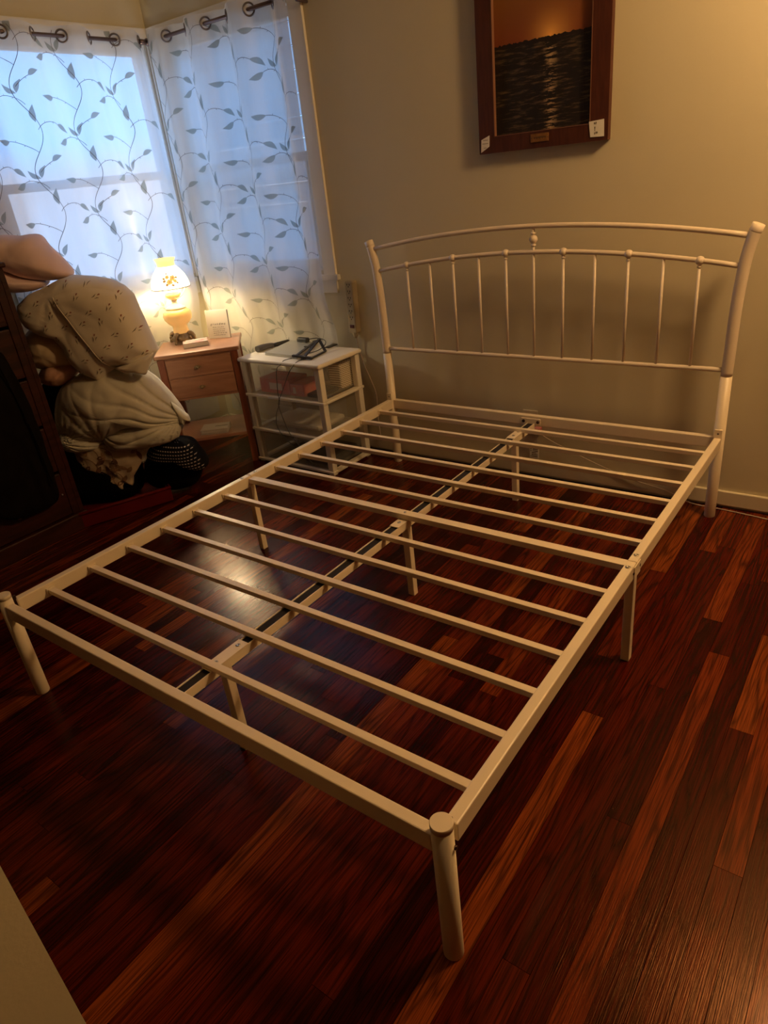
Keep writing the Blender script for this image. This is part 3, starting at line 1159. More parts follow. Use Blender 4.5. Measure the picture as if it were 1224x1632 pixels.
# folded booklet on the shelf
sm_ = NM @ Matrix.Translation((.215, .09, .178)) @ Matrix.Rotation(-.10, 4, 'Z')
b = MB()
b.box(-.075, .075, -.055, .055, .0002, .004, bev=.001)
b.box(-.074, .074, -.054, .055, .0045, .022, bev=.004)
b.box(-.075, .075, -.055, .055, .0225, .0275, bev=.001)
bk = b.build('folded_papers', 'greycover', label='thin stack of folded grey papers on the nightstand shelf', cat='papers', mt=sm_)
MB().box(.0, .07, -.002, .002, .0275, .0285).build('edge_crease', 'slot', bk, mt=sm_)

# lamp
LX, LY, LZ = -1.169, 1.725, NH
lamp = thing('table_lamp', 'lit hurricane table lamp with rose-painted opal shade and amber glass body on the nightstand', 'lamp', (LX, LY, LZ))
b = MB()
b.lathe([(.052, .010), (.060, .016), (.062, .026), (.050, .034), (.044, .044), (.040, .052)], (LX, LY, LZ), seg=32)
base = b.build('metal_base', 'brass', lamp)
b = MB()
for k in range(4):
    a_ = k * PI / 2 + .35
    c, s = math.cos(a_), math.sin(a_)
    pts = [(LX + c * .036, LY + s * .036, LZ + .050), (LX + c * .058, LY + s * .058, LZ + .048), (LX + c * .072, LY + s * .072, LZ + .030), (LX + c * .074, LY + s * .074, LZ + .010)]
    b.tube(bezier(pts, 4), [.010] * 3 + [.012] * 4 + [.009] * 3 + [.008] * 3, seg=10)
    b.sphere((LX + c * .076, LY + s * .076, LZ + .008), .0085)
    for q in (-.32, .32):
        c2, s2 = math.cos(a_ + q), math.sin(a_ + q)
        b.sphere((LX + c2 * .064, LY + s2 * .064, LZ + .030), .009)
b.build('scroll_feet', 'brass', base)
b = MB()
b.lathe([(.038, .050), (.043, .058), (.040, .078), (.041, .092), (.058, .106), (.073, .126), (.077, .146), (.073, .164), (.058, .176), (.050, .180)], (LX, LY, LZ), seg=40)
b.build('amber_body', 'globe', lamp)
b = MB()
b.lathe([(.052, .180), (.054, .184), (.050, .190), (.034, .199), (.022, .204), (.014, .208), (.012, .216), (.016, .220), (.012, .224)], (LX, LY, LZ), seg=32)
b.build('collar', 'plastic', lamp)
b = MB()
b.lathe([(.012, .224), (.014, .230), (.034, .240), (.042, .252), (.040, .262)], (LX, LY, LZ), seg=32)
b.build('burner_bowl', 'globe', lamp)
b = MB()
b.lathe([(.042, .262), (.046, .268), (.052, .284)], (LX, LY, LZ), seg=40)
for k in range(3):
    a_ = k * 2 * PI / 3 + .6
    b.tube([(LX + math.cos(a_) * .014, LY + math.sin(a_) * .014, LZ + .226), (LX + math.cos(a_) * .05, LY + math.sin(a_) * .05, LZ + .245), (LX + math.cos(a_) * .078, LY + math.sin(a_) * .078, LZ + .288)], .0022, seg=8)
b.build('shade_holder', 'clear', lamp)
SHP = [(.100, .290), (.1005, .300), (.096, .325), (.086, .350), (.070, .374), (.054, .392), (.046, .400)]
b = MB()
vs = []
seg = 44
prof = SHP + [(r - .003, z) for r, z in reversed(SHP)]
for r, z in prof:
    for k in range(seg):
        a_ = 2 * PI * k / seg
        vs.append((LX + r * math.cos(a_), LY + r * math.sin(a_), LZ + z))
fs = []
np_ = len(prof)
for i in range(np_):
    j = (i + 1) % np_
    for k in range(seg):
        l = (k + 1) % seg
        fs.append((i * seg + k, i * seg + l, j * seg + l, j * seg + k))
b.add(vs, fs, True)
shade = b.build('glass_shade', 'shade', lamp)
b = MB()
prof = [(.046, .400), (.046, .418), (.054, .436), (.0565, .437), (.0530, .438), (.044, .420), (.043, .400)]
b.lathe(prof, (LX, LY, LZ), seg=44)
b.f = b.f[:-2]
b.sm = b.sm[:-2]
b.build('shade_collar', 'shadetop', shade)
b = MB()
b.tube([(LX + .1012 * math.cos(2 * PI * k / 44), LY + .1012 * math.sin(2 * PI * k / 44), LZ + .290) for k in range(44)], .0022, seg=8, closed=True)
b.build('shade_rim', 'brass', shade)


def shade_pt(az, z, off=.0012):
    for (r0, z0), (r1, z1) in zip(SHP, SHP[1:]):
        if z0 <= z <= z1:
            r = r0 + (r1 - r0) * (z - z0) / (z1 - z0)
            break
    else:
        r = SHP[-1][0]
    return Vector((LX + (r + off) * math.cos(az), LY + (r + off) * math.sin(az), LZ + z))


# painted rose decoration facing the bed
azc = math.atan2(-0.78, 0.63) + .25
rose, rleaf = MB(), MB()


def blob(mb, daz, z, ru, rv, rot, lobes=5, dep=.25, off=.0012):
    n = 20
    pts = [shade_pt(azc + daz, z, off)]
    for i in range(n):
        a_ = 2 * PI * i / n
        rr = 1 - dep * (.5 + .5 * math.cos(lobes * a_))
        u, v = ru * rr * math.cos(a_), rv * rr * math.sin(a_)
        u, v = u * math.cos(rot) - v * math.sin(rot), u * math.sin(rot) + v * math.cos(rot)
        pts.append(shade_pt(azc + daz + u / .09, z + v, off))
    mb.add(pts, [(0, i + 1, (i + 1) % n + 1) for i in range(n)], True)


for daz, z, ru, rv, rot in ((0, .328, .016, .014, 0), (.20, .346, .017, .013, .4), (-.10, .352, .012, .010, .2), (.30, .330, .010, .010, 0)):
    blob(rose, daz, z, ru, rv, rot)
for daz, z, ru, rv, rot in ((-.28, .334, .014, .006, .3), (-.30, .346, .012, .005, -.4), (-.16, .316, .013, .006, 1.0), (.14, .311, .012, .005, -.5), (.42, .346, .010, .005, .7), (-.12, .368, .007, .004, 1.2), (.40, .320, .010, .004, -.6)):
    blob(rleaf, daz, z, ru, rv, rot, 2, .5, .0018)
for daz, z, ru in ((.0, .328, .006), (.21, .346, .006), (-.1, .352, .004)):
    blob(rleaf, daz, z, ru, ru * .8, .7, 3, .6, .0022)
rose.build('painted_roses', 'rose', shade)
rleaf.build('painted_leaves', 'rosedk', shade)
light('lamp_bulb', 'POINT', (LX, LY, LZ + .33), LAMP_BULB, (1.0, 0.78, 0.46), 0.03)

# card leaning behind lamp, book
ca = NA - .22
CM = Matrix.Translation((-1.062, 1.818, NH)) @ Matrix.Rotation(.42, 4, 'Z') @ Matrix.Rotation(-.10, 4, 'X')
card = thing('greeting_card', 'upright white printed card standing beside the lamp on the nightstand', 'card', tuple(CM @ Vector((.06, 0, 0))))
CWD, CHT = .128, .150
MB().box(0, CWD, -.004, 0, 0.0005, CHT, bev=.0008).build('card_panel', 'paper', card, mt=CM)
MB().box(CWD - .003, CWD - .001, 0, .012, 0.0005, CHT - .003).build('card_spine', 'greycover', card, mt=CM)


def text_mesh(body, size, font_shear=0.0):
    cu = bpy.data.curves.new('t', 'FONT')
    cu.body = body
    cu.size = size
    cu.shear = font_shear
    cu.extrude = .0002
    cu.resolution_u = 2
    ob = bpy.data.objects.new('t', cu)
    COL.objects.link(ob)
    dg = bpy.context.evaluated_depsgraph_get()
    me = bpy.data.meshes.new_from_object(ob.evaluated_get(dg))
    vs = [v.co.copy() for v in me.vertices]
    fs = [tuple(p.vertices) for p in me.polygons]
    bpy.data.objects.remove(ob)
    bpy.data.curves.remove(cu)
    bpy.data.meshes.remove(me)
    return vs, fs


vs, fs = text_mesh('g r a n d m a', .0185, .35)
wx = max(v.x for v in vs)
sc2 = .088 / wx
b = MB().add([Vector((.022 + v.x * sc2, -.0045 - v.z, .071 + v.y * sc2)) for v in vs], fs)
R3 = random.Random(5)
for r_ in range(5):
    x = .034
    zl = .058 - r_ * .0105
    while x < .105 - (0 if r_ % 2 else .004):
        wl = R3.uniform(.004, .011)
        # small lines of print: words as short runs of letter-high strokes
        n_ = int(wl / .0016)
        for q in range(n_):
            b.box(x + q * .0016, x + q * .0016 + .001, -.0046, -.0041, zl, zl + R3.choice((.0022, .0022, .0034)))
        x += wl + .002
b.build('lettering', 'ink', card, mt=CM)

BM_ = Matrix.Translation((-1.015, 1.600, NH)) @ Matrix.Rotation(NA + .13, 4, 'Z')
book = thing('small_book', 'small pink and white covered book lying at the nightstand front edge', 'book', tuple(BM_ @ Vector((.05, .04, 0))))
MB().box(0.001, .129, .002, .083, .002, .022).build('page_block', 'paper', book, mt=BM_)
MB().box(0, .130, 0, .085, 0, .002).box(0, .130, 0, .085, .022, .0245).box(0, .130, .083, .085, 0, .0245).build('cover', 'greycover', book, mt=BM_)
MB().box(.002, .128, .002, .062, .0246, .0255).build('pink_sheet', 'pinkcover', book, mt=BM_, label='pink printed leaf on top')
MB().box(.016, .128, .056, .084, .0256, .0268).build('white_sheet', 'paper', book, mt=BM_, label='white slip on top')

# ------------------------------------------------------------------ plastic drawer cart
CX, CY, CA, CW_, CD_, CH_ = -0.745, 1.73, -0.018, 0.552, 0.312, 0.583
KM = Matrix.Translation((CX, CY, 0)) @ Matrix.Rotation(CA, 4, 'Z')
cart = thing('drawer_cart', 'cream plastic three-drawer cart with frosted drawers between nightstand and bed', 'storage cart', tuple(KM @ Vector((CW_ / 2, CD_ / 2, 0))))
MB().box(-.012, CW_ + .012, -.012, CD_ + .008, CH_ - .022, CH_, bev=.008).build('top', 'plastic', cart, mt=KM)
b = MB().box(.01, .012, .03, CD_ - .03, CH_, CH_ + .003)
DZ = [(.392, CH_ - .022), (.200, .378), (.018, .186)]
PWX = .034
for x in (.002, CW_ - .002 - PWX):
    for y in (.0, CD_ - PWX):
        for (z0, z1) in ((.0, .186), (.200, .378), (.392, CH_ - .022)):
            MB().box(x, x + PWX, y, y + PWX, z0, z1, bev=.004).build('post', 'plastic', cart, mt=KM)
for z0, z1 in ((.378, .392), (.186, .200), (.010, .024)):
    b = MB()
    b.box(-.004, CW_ + .004, -.006, .018, z0, z1, bev=.003)
    b.box(-.004, CW_ + .004, CD_ - .018, CD_ + .004, z0, z1, bev=.003)
    b.box(-.004, .030, .018, CD_ - .018, z0, z1, bev=.003)
    b.box(CW_ - .030, CW_ + .004, .018, CD_ - .018, z0, z1, bev=.003)
    b.build('shelf_frame', 'plastic', cart, mt=KM)
for z0, z1 in DZ:
    b = MB()
    x0, x1, y0, y1 = .040, CW_ - .040, .006, CD_ - .02
    z1_ = z1 - .006
    za = z0 + .004
    c_ = [(x0, y0), (x1, y0), (x1, y1), (x0, y1)]
    b.add([(x, y, za) for x, y in c_] + [(x, y, z1_) for x, y in c_], [(0, 3, 2, 1), (0, 1, 5, 4), (1, 2, 6, 5), (2, 3, 7, 6), (3, 0, 4, 7)])
    d_ = b.build('drawer', 'frost', cart, mt=KM)
    MB().box(CW_ / 2 - .05, CW_ / 2 + .05, -.004, .006, z1_ - .022, z1_ - .012, bev=.003).build('drawer_pull', 'frost', d_, mt=KM)
# things inside the drawers
zf = .3985
b = MB().box(.085, .30, .032, .17, zf, zf + .075, bev=.002)
rb = b.build('carton', 'redbox', label='pink-red carton with pale panel inside the top frosted drawer', cat='box', mt=KM)
MB().box(.155, .245, .0305, .032, zf + .020, zf + .055).build('pale_panel', 'paper', rb, mt=KM)
b = MB().box(.305, .40, .030, .18, zf, zf + .06, bev=.002)
rb = b.build('carton', 'redbox', label='smaller red carton to the right inside the top frosted drawer', cat='box', mt=KM)
MB().box(.325, .345, .0285, .030, zf + .012, zf + .045).build('pale_panel', 'paper', rb, mt=KM)


def chevron_mat():
    m = bpy.data.materials.new('chevron_fabric')
    m.use_nodes = True
    t = m.node_tree
    L = t.links.new
    b_ = t.nodes['Principled BSDF']
    b_.inputs['Roughness'].default_value = .8
    tc_ = t.nodes.new('ShaderNodeTexCoord')
    sp = t.nodes.new('ShaderNodeSeparateXYZ')
    L(tc_.outputs['Object'], sp.inputs[0])

    def m_(op, a_, b2):
        n = t.nodes.new('ShaderNodeMath')
        n.operation = op
        for i, q in enumerate((a_, b2)):
            if isinstance(q, (int, float)):
                n.inputs[i].default_value = q
            else:
                L(q, n.inputs[i])
        return n.outputs[0]
    z = m_('ADD', sp.outputs['Z'], m_('PINGPONG', sp.outputs['Y'], .010))
    k = m_('GREATER_THAN', m_('PINGPONG', z, .006), .003)
    mx = t.nodes.new('ShaderNodeMix')
    mx.data_type = 'RGBA'
    L(k, mx.inputs[0])
    mx.inputs[6].default_value = (.28, .22, .15, 1)
    mx.inputs[7].default_value = (.80, .72, .58, 1)
    L(mx.outputs[2], b_.inputs['Base Color'])
    return m


M['chev'] = chevron_mat()
MB().box(.425, .505, .20, .30, zf, zf + .135, bev=.008).build('chevron_box', 'chev', label='zigzag patterned box standing in the top frosted drawer', cat='box', mt=KM)
MB().box(.415, .500, .03, .185, zf, zf + .022, bev=.008).build('dark_pouch', 'blackpl', label='flat dark pouch lying in the right of the top frosted drawer', cat='pouch', mt=KM)
MB().box(.10, .44, .05, .27, .2065, .240, bev=.015).build('folded_cloth', 'comf', label='pale folded cloth in the middle frosted drawer', cat='cloth', mt=KM)
MB().box(.30, .50, .04, .28, .0245, .080, bev=.02).build('folded_cloth', 'blackcloth', label='dark folded cloth in the bottom frosted drawer', cat='cloth', mt=KM)

# on the cart top
TZ = CH_


def hull(name, poly, z0, z1, m, **k):
    return MB().prism(poly, (0, 0, z0), (1, 0, 0), (0, 1, 0), (0, 0, 1), z1 - z0).build(name, m, **k)


tb = thing('laptop', 'closed flat grey laptop on top of the plastic cart', 'laptop', (-.53, 1.9, TZ))
TP = [(-.625, 1.800), (-.385, 1.782), (-.470, 2.040), (-.672, 2.050)]
hull('base_shell', TP, TZ, TZ + .008, 'tablet', parent=tb)
hull('lid', [(x + .001, y + .001) for x, y in TP], TZ + .0085, TZ + .015, 'tablet', parent=tb)
# grey stapler-like gadget with a long handle
gd = thing('hair_clipper', 'long dark grey handheld gadget lying beside the laptop at the cart left edge', 'gadget', (-.70, 1.93, TZ))
gp = [(-.717, 1.835, TZ + .017), (-.716, 1.87, TZ + .018), (-.712, 1.91, TZ + .0165), (-.700, 1.95, TZ + .0125)]
MB().tube(bezier(gp, 4), [.0165] * 5 + [.0165, .016, .0155, .015] + [.0145, .014, .0125, .0105], seg=16).build('body', 'gadget', gd)
MB().tube([(-.700, 1.94, TZ + .0130), (-.692, 1.98, TZ + .012), (-.680, 2.035, TZ + .0115), (-.678, 2.045, TZ + .0115)], [.011, .0115, .0115, .006], seg=16).build('handle', 'blackpl', gd)
# power brick and cable
pb = thing('charger', 'black charger brick with a thin lead resting on the laptop', 'charger', (-.555, 2.03, TZ + .0155))
MB().box(-.592, -.520, 2.012, 2.040, TZ + .0155, TZ + .0405, bev=.006).build('brick', 'blackpl', pb)
MB().tube(bezier([(-.520, 2.026, TZ + .033), (-.47, 2.045, TZ + .036), (-.41, 2.035, TZ + .03), (-.375, 1.99, TZ + .018), (-.372, 1.93, TZ + .006), (-.395, 1.86, TZ + .004)], 6), .0022, seg=8).build('lead', 'blackpl', pb)
# folding laptop stand
st = thing('folding_stand', 'black folding metal stand leaning open over the laptop right edge', 'laptop stand', (-.38, 1.88, TZ))
b = MB()


def beam(b_, p, q, w_=.022, h_=.006):
    p, q = Vector(p), Vector(q)
    d_ = (q - p)
    L_ = d_.length
    d_.normalize()
    u = d_.cross(Vector((0, 0, 1))).normalized()
    v = u.cross(d_)
    mt = Matrix(((u.x, d_.x, v.x, p.x), (u.y, d_.y, v.y, p.y), (u.z, d_.z, v.z, p.z), (0, 0, 0, 1)))
    b_.box(-w_ / 2, w_ / 2, 0, L_, -h_ / 2, h_ / 2, mt=mt)


def beam_obj(nm, p, q, w_=.022, h_=.006):
    b_ = MB()
    beam(b_, p, q, w_, h_)
    return b_.build(nm, 'blackpl', st)


beam_obj('arm', (-.375, 1.765, TZ + .019), (-.430, 1.985, TZ + .036), .014, .006)
beam_obj('arm', (-.335, 1.765, TZ + .005), (-.395, 1.975, TZ + .050), .014, .006)
beam_obj('arm', (-.395, 1.975, TZ + .050), (-.318, 1.925, TZ + .006), .014, .006)
beam_obj('arm', (-.300, 1.790, TZ + .005), (-.318, 1.925, TZ + .006), .012, .006)
beam_obj('cross_piece', (-.400, 1.772, TZ + .019), (-.285, 1.788, TZ + .008), .016, .009)
beam_obj('cross_piece', (-.432, 1.90, TZ + .030), (-.372, 1.895, TZ + .033), .012, .005)
beam_obj('cross_piece', (-.447, 1.985, TZ + .036), (-.385, 1.980, TZ + .050), .012, .005)
MB().box(-.385, -.355, 1.998, 2.07, TZ, TZ + .006, bev=.002).build('flat_case', 'blackpl', label='thin dark strip-shaped case at the cart back edge behind the stand', cat='case')
# two dangling leads, crossing
for nm, pts in (('lead a', [(-.400, 1.790, TZ + .004), (-.425, 1.735, TZ + .004), (-.434, 1.712, TZ - .012), (-.468, 1.710, .538), (-.487, 1.710, .422), (-.485, 1.708, .372), (-.525, 1.708, .30), (-.533, 1.708, .23), (-.480, 1.708, .166), (-.40, 1.708, .120), (-.30, 1.708, .04)]),
                ('lead b', [(-.325, 1.790, TZ + .004), (-.335, 1.735, TZ + .004), (-.345, 1.709, TZ - .012), (-.385, 1.706, .528), (-.455, 1.706, .425), (-.485, 1.700, .372), (-.483, 1.706, .305), (-.448, 1.706, .206), (-.395, 1.706, .143), (-.36, 1.700, .06)])):
    lab = 'thin black cable hanging down the cart front, bowing to the left' if nm[-1] == 'a' else 'thin black cable hanging down the cart front from the stand, crossing the other'
    MB().tube(bezier(pts, 7), .0018, seg=8).build('cable', 'blackpl', label=lab, cat='cable', group='cables dangling over the cart front')

# ------------------------------------------------------------------ power strip on the back wall
SM_ = Matrix.Translation((-.247, YB, .772)) @ Matrix.Rotation(.03, 4, 'Y')
ps = thing('power_strip', 'beige wall-hung power strip with a row of outlets and dark red switch', 'power strip', (-.247, YB, .66))
MB().box(-.024, .024, -.040, 0, -.125, .130, bev=.006).build('housing', 'strip', ps, mt=SM_)
for k in range(6):
    z = .112 - k * .032
    f_ = MB().box(-.017, .017, -.0405, -.039, z - .013, z + .013, bev=.0005).build('outlet', 'strip', ps, mt=SM_)
    MB().box(-.009, -.006, -.042, -.040, z - .002, z + .006).box(.006, .009, -.042, -.040, z - .002, z + .006).lathe([(.0028, 0), (.0028, .0012), (0, .0013)], (0, -.0405, z - .008), ax=(0, -1, 0), seg=8).build('slots', 'slot', f_, mt=SM_)
MB().box(-.012, .012, -.046, -.040, -.100, -.083, bev=.002).build('rocker_switch', 'redsw', ps, label='dark red rocker switch', mt=SM_)
MB().lathe([(.016, 0), (.012, .02), (.006, .03)], (-.25, YB - .020, .647), ax=(0, 0, -1), seg=16).build('cord_boot', 'strip', ps)
MB().tube(bezier([(-.25, YB - .020, .63), (-.246, YB - .014, .56), (-.225, YB - .010, .47), (-.20, YB - .010, .41), (-.17, YB - .010, .32), (-.165, YB - .022, .20), (-.16, YB - .024, .06)], 6), .0035, seg=8).build('power_cord', 'cord', ps)

# wall outlet plate and plugs behind the headboard
op = thing('wall_outlet', 'cream wall outlet plate low on the wall behind the head rail', 'outlet', (.712, YB, .26))
MB().box(.674, .747, YB - .006, YB, .208, .324, bev=.003).build('cover_plate', 'trim', op)
for z in (.245, .292):
    f_ = MB().lathe([(.0165, 0), (.0165, .002), (0, .002)], (.712, YB - .006, z), ax=(0, -1, 0), seg=20).build('receptacle', 'trim', op)
    MB().box(.704, .707, YB - .009, YB - .0078, z - .002, z + .007).box(.717, .720, YB - .009, YB - .0078, z - .002, z + .007).build('slots', 'slot', f_)
pg = MB().box(.735, .768, YB - .034, YB - .0005, .222, .250, bev=.004).build('plug_adapter', 'redbox', label='small dull red plug with a thin cord by the wall outlet', cat='plug')
MB().tube(bezier([(.76, YB - .03, .245), (.79, YB - .03, .215), (.885, YB - .02, .168), (1.06, YB - .02, .105), (1.20, YB - .022, .066), (1.335, YB - .022, .04), (1.44, YB - .028, .006), (1.55, YB - .032, .003), (1.64, YB - .040, .003), (1.80, YB - .058, .003), (2.1, YB - .07, .003)], 7), .0022, seg=8).build('thin_cord', 'cord', pg)
tg = MB().box(.712, .758, YB - .019, YB - .0155, .096, .160, bev=.001).build('warning_label', 'paper', label='small printed paper tag hanging low on the wall below the outlet', cat='tag')
b = MB()
for r_ in range(6):
    for q in range(6):
        if R3.random() < .8:
            b.box(.717 + q * .0062, .717 + q * .0062 + R3.uniform(.003, .005), YB - .0195, YB - .019, .103 + r_ * .009, .103 + r_ * .009 + .0045)
b.build('print', 'scribble', tg)
MB().tube([(.747, YB - .017, .16), (.752, YB - .014, .222)], .0012, seg=6).build('tag_string', 'cord', tg)
MB().tube(bezier([(-.16, YB - .028, .004), (-.12, YB - .05, .004), (-.05, YB - .06, .004), (.03, YB - .045, .004), (.10, YB - .04, .004)], 6), .003, seg=8).build('floor_cord', 'cord', label='short pale cord lying on the floor behind the left headboard post', cat='cord')

# ------------------------------------------------------------------ dresser at the left
dr = thing('dresser', 'tall very dark wooden dresser standing against the left wall', 'dresser', (-1.18, .25, 0))
DX0, DX1, DY0, DY1, DH = -1.392, -.972, -.30, .79, 1.205
MB().box(DX0, DX1, DY0, DY0 + .02, .02, DH - .02).build('side_panel', 'darkwood', dr)
MB().box(DX0, DX1, DY1 - .02, DY1, .02, DH - .02).build('side_panel', 'darkwood', dr)
MB().box(DX0, DX0 + .01, DY0 + .02, DY1 - .02, .02, DH - .02).build('back_panel', 'darkwood', dr)
MB().box(DX0 - .005, DX1 + .014, DY0 - .012, DY1 + .012, DH - .02, DH, bev=.006).build('top', 'darkwood', dr)
MB().box(DX0, DX1 + .016, DY0 - .006, DY1 + .008, 0, .085, bev=.006).build('plinth', 'darkwood', dr)
MB().box(DX1 - .018, DX1, DY1 - .055, DY1 - .02, .085, DH - .02, bev=.003).build('front_stile', 'darkwood', dr)
MB().box(DX1 - .018, DX1, DY0 + .02, DY0 + .055, .085, DH - .02, bev=.003).build('front_stile', 'darkwood', dr)
nz_ = 5
for k in range(nz_):
    z0 = .092 + k * (DH - .115) / nz_
    z1 = z0 + (DH - .115) / nz_ - .012
    for y0, y1 in ((DY0 + .058, .232), (.252, DY1 - .058)):
        d_ = MB().box(DX1 - .016, DX1 + .006, y0, y1, z0, z1, bev=.005).build('drawer', 'darkwood', dr)
        MB().lathe([(.006, 0), (.006, .010), (.014, .016), (.014, .022), (0, .026)], (DX1 + .006, (y0 + y1) / 2, (z0 + z1) / 2), ax=(1, 0, 0), seg=14).build('knob', 'brass', d_)


def catmull_closed(P, n):
    out = []
    N = len(P)
    for i in range(N):
        a_, b_, c_, d_ = [Vector(P[(i + q) % N]) for q in (-1, 0, 1, 2)]
        for k in range(n):
            t_ = k / n
            out.append(0.5 * ((2 * b_) + (c_ - a_) * t_ + (2 * a_ - 5 * b_ + 4 * c_ - d_) * t_ * t_ + (3 * b_ - a_ - 3 * c_ + d_) * t_ ** 3))
    return out


def lin_closed(P, n):
    out = []
    N = len(P)
    for i in range(N):
        a_, b_ = Vector(P[i]), Vector(P[(i + 1) % N])
        for k in range(n):
            out.append(a_.lerp(b_, k / n))
    return out


PH = Vector((0.8107, 0.5855, 0)).normalized()
PN = Vector((-PH.y, PH.x, 0))
PP0 = Vector((-1.08, 1.05, 0))


def puff(name, m, outline, off, T, expo=2.2, smooth=True, wr=.008, ws=7.0, K=14, sub=6, parent=None, label=None, cat=None,
         h=None, nrm=None, p0=None, cen=None, Tb=None, uvmap=False, ridge=0.0, rdir=(1, 0), rs=30, sag=0.0, conv=()):
    h = h or PH
    nrm = nrm or PN
    p0 = p0 or PP0
    P = catmull_closed([(a_, z, 0) for a_, z in outline], sub) if smooth else lin_closed([(a_, z, 0) for a_, z in outline], sub)
    n = len(P)
    if cen is None:
        c = sum((p for p in P), Vector()) / n
    else:
        c = Vector((cen[0], cen[1], 0))
    vs, uv, fs = [], [], []
    Tb = Tb if Tb is not None else T

    def emit(p, side, r):
        prof_ = max(0.0, 1 - r ** expo) ** .5
        d_ = (T if side < 0 else Tb) * prof_
        q = noise.noise(Vector((p.x * ws, p.y * ws, off * 9 + side)))
        q2 = noise.noise(Vector((p.x * ws * 2.7 + 5, p.y * ws * 2.7, off * 5 + side)))
        disp = wr * (q + .5 * q2)
        if ridge:
            u = p.x * rdir[0] + p.y * rdir[1]
            v = -p.x * rdir[1] + p.y * rdir[0]
            disp += ridge * (abs(noise.noise(Vector((u * rs * .12, v * rs, off * 7)))) * -2 + .5) * min(1, r * 1.3 + .15)
        for cx_, cz_, f_, am, ln_ in conv:
            du, dv = p.x - cx_, p.y - cz_
            dist = math.hypot(du, dv)
            th = math.atan2(dv, du)
            k_ = 1 - abs(math.sin(th * f_ / 2 + 1.6 * noise.noise(Vector((p.x * 6, p.y * 6, 3.3)))))
            disp -= am * k_ ** 2.2 * math.exp(-dist / ln_) * min(1, dist / .03)
        dd = side * (d_ + disp * min(1, prof_ * 2 + .25))
        X = p0 + h * p.x + nrm * (off + dd)
        X.z = p.y + (disp * .4 * r if not uvmap else 0) - sag * prof_ * 0
        vs.append(X)
        uv.append((p.x, p.y))
    for side in (-1, 1):
        base_ = len(vs)
        emit(c, side, 0)
        for k in range(1, K + (1 if side < 0 else 0)):
            r = math.sin(PI / 2 * k / K)
            for p in P:
                emit(c + (p - c) * r, side, r)
        Kk = K if side < 0 else K - 1
        for i in range(n):
            j = (i + 1) % n
            fs.append((base_, base_ + 1 + i, base_ + 1 + j))
        for k in range(Kk - 1):
            for i in range(n):
                j = (i + 1) % n
                a_ = base_ + 1 + k * n
                fs.append((a_ + i, a_ + j, a_ + n + j, a_ + n + i))
        if side < 0:
            rim = base_ + 1 + (K - 1) * n
        else:
            a_ = base_ + 1 + (Kk - 1) * n
            for i in range(n):
                j = (i + 1) % n
                fs.append((a_ + i, a_ + j, rim + j, rim + i))
    me = bpy.data.meshes.new(name)
    me.from_pydata([tuple(v) for v in vs], [], fs)
    me.polygons.foreach_set('use_smooth', [True] * len(fs))
    ul = me.uv_layers.new(name='UVMap')
    for l in me.loops:
        ul.data[l.index].uv = uv[l.vertex_index]
    bm = bmesh.new()
    bm.from_mesh(me)
    bmesh.ops.recalc_face_normals(bm, faces=bm.faces)
    bm.to_mesh(me)
    bm.free()
    me.materials.append(M[m])
    o = bpy.data.objects.new(name, me)
    COL.objects.link(o)
    if parent is not None:
        o.parent = parent
        if parent.type == 'EMPTY':
            o.matrix_parent_inverse = Matrix.Translation(-Vector(parent.location))
    tag(o, label, cat)
    return o


M['sprig'] = mat('quilt_cotton', (0.74, 0.66, 0.54), 0.88, bump=0.12, bscale=9, var=0.04, vscale=4, sheen=0.2)
M['olive'] = mat('olive_print', (0.20, 0.16, 0.10), 0.9, bump=0.02, var=0.2, vscale=30)
M['rust'] = mat('rust_print', (0.32, 0.11, 0.07), 0.9, bump=0.02, var=0.2, vscale=30)
M['bleaf'] = mat('brown_leaf_print', (0.15, 0.065, 0.035), 0.9, bump=0.02, var=0.3, vscale=30)
M['bleaf2'] = mat('tan_leaf_print', (0.30, 0.17, 0.09), 0.9, bump=0.02, var=0.3, vscale=30)
M['leafprint'] = mat('leaf_print_ground', (0.50, 0.39, 0.27), 0.9, bump=0.1, bscale=20, var=0.06)
M['stripe'] = mat('dotted_black_ground', (0.006, 0.005, 0.006), 0.9, spec=0.1, bump=0.1, bscale=20, var=0.1)
M['dots'] = mat('pale_dot_print', (0.36, 0.30, 0.25), 0.9, bump=0.02, var=0.1)
M['gather'] = M['comf']

from mathutils.bvhtree import BVHTree


def print_on(o, marks, m, name, off=.0012, nrm=None):
    """thin printed shapes laid on the front of a cloth: marks = list of polygons in (a, z)"""
    nrm = nrm or PN
    me = o.data
    tree = BVHTree.FromPolygons([v.co.copy() for v in me.vertices], [tuple(p.vertices) for p in me.polygons])
    b_ = MB()
    for poly in marks:
        vs_ = []
        for a_, z in poly:
            hit = tree.ray_cast(PP0 + PH * a_ + nrm * -.6 + Vector((0, 0, z)), nrm)
            if hit[0] is None:
                vs_ = None
                break
            vs_.append(hit[0] - nrm * off)
        if vs_ is None or len(vs_) < 4:
            continue
        if max((p - vs_[0]).length for p in vs_) > .12:
            continue
        n_ = len(vs_) // 2
        b_.add(vs_, [(i, i + 1, n_ + i + 1, n_ + i) for i in range(n_ - 1)])
    if not b_.v:
        return None
    q = b_.build(name, m)
    q.parent = o
    q.matrix_parent_inverse = o.matrix_world.inverted() if False else Matrix()
    q['kind'] = 'stuff'
    return q


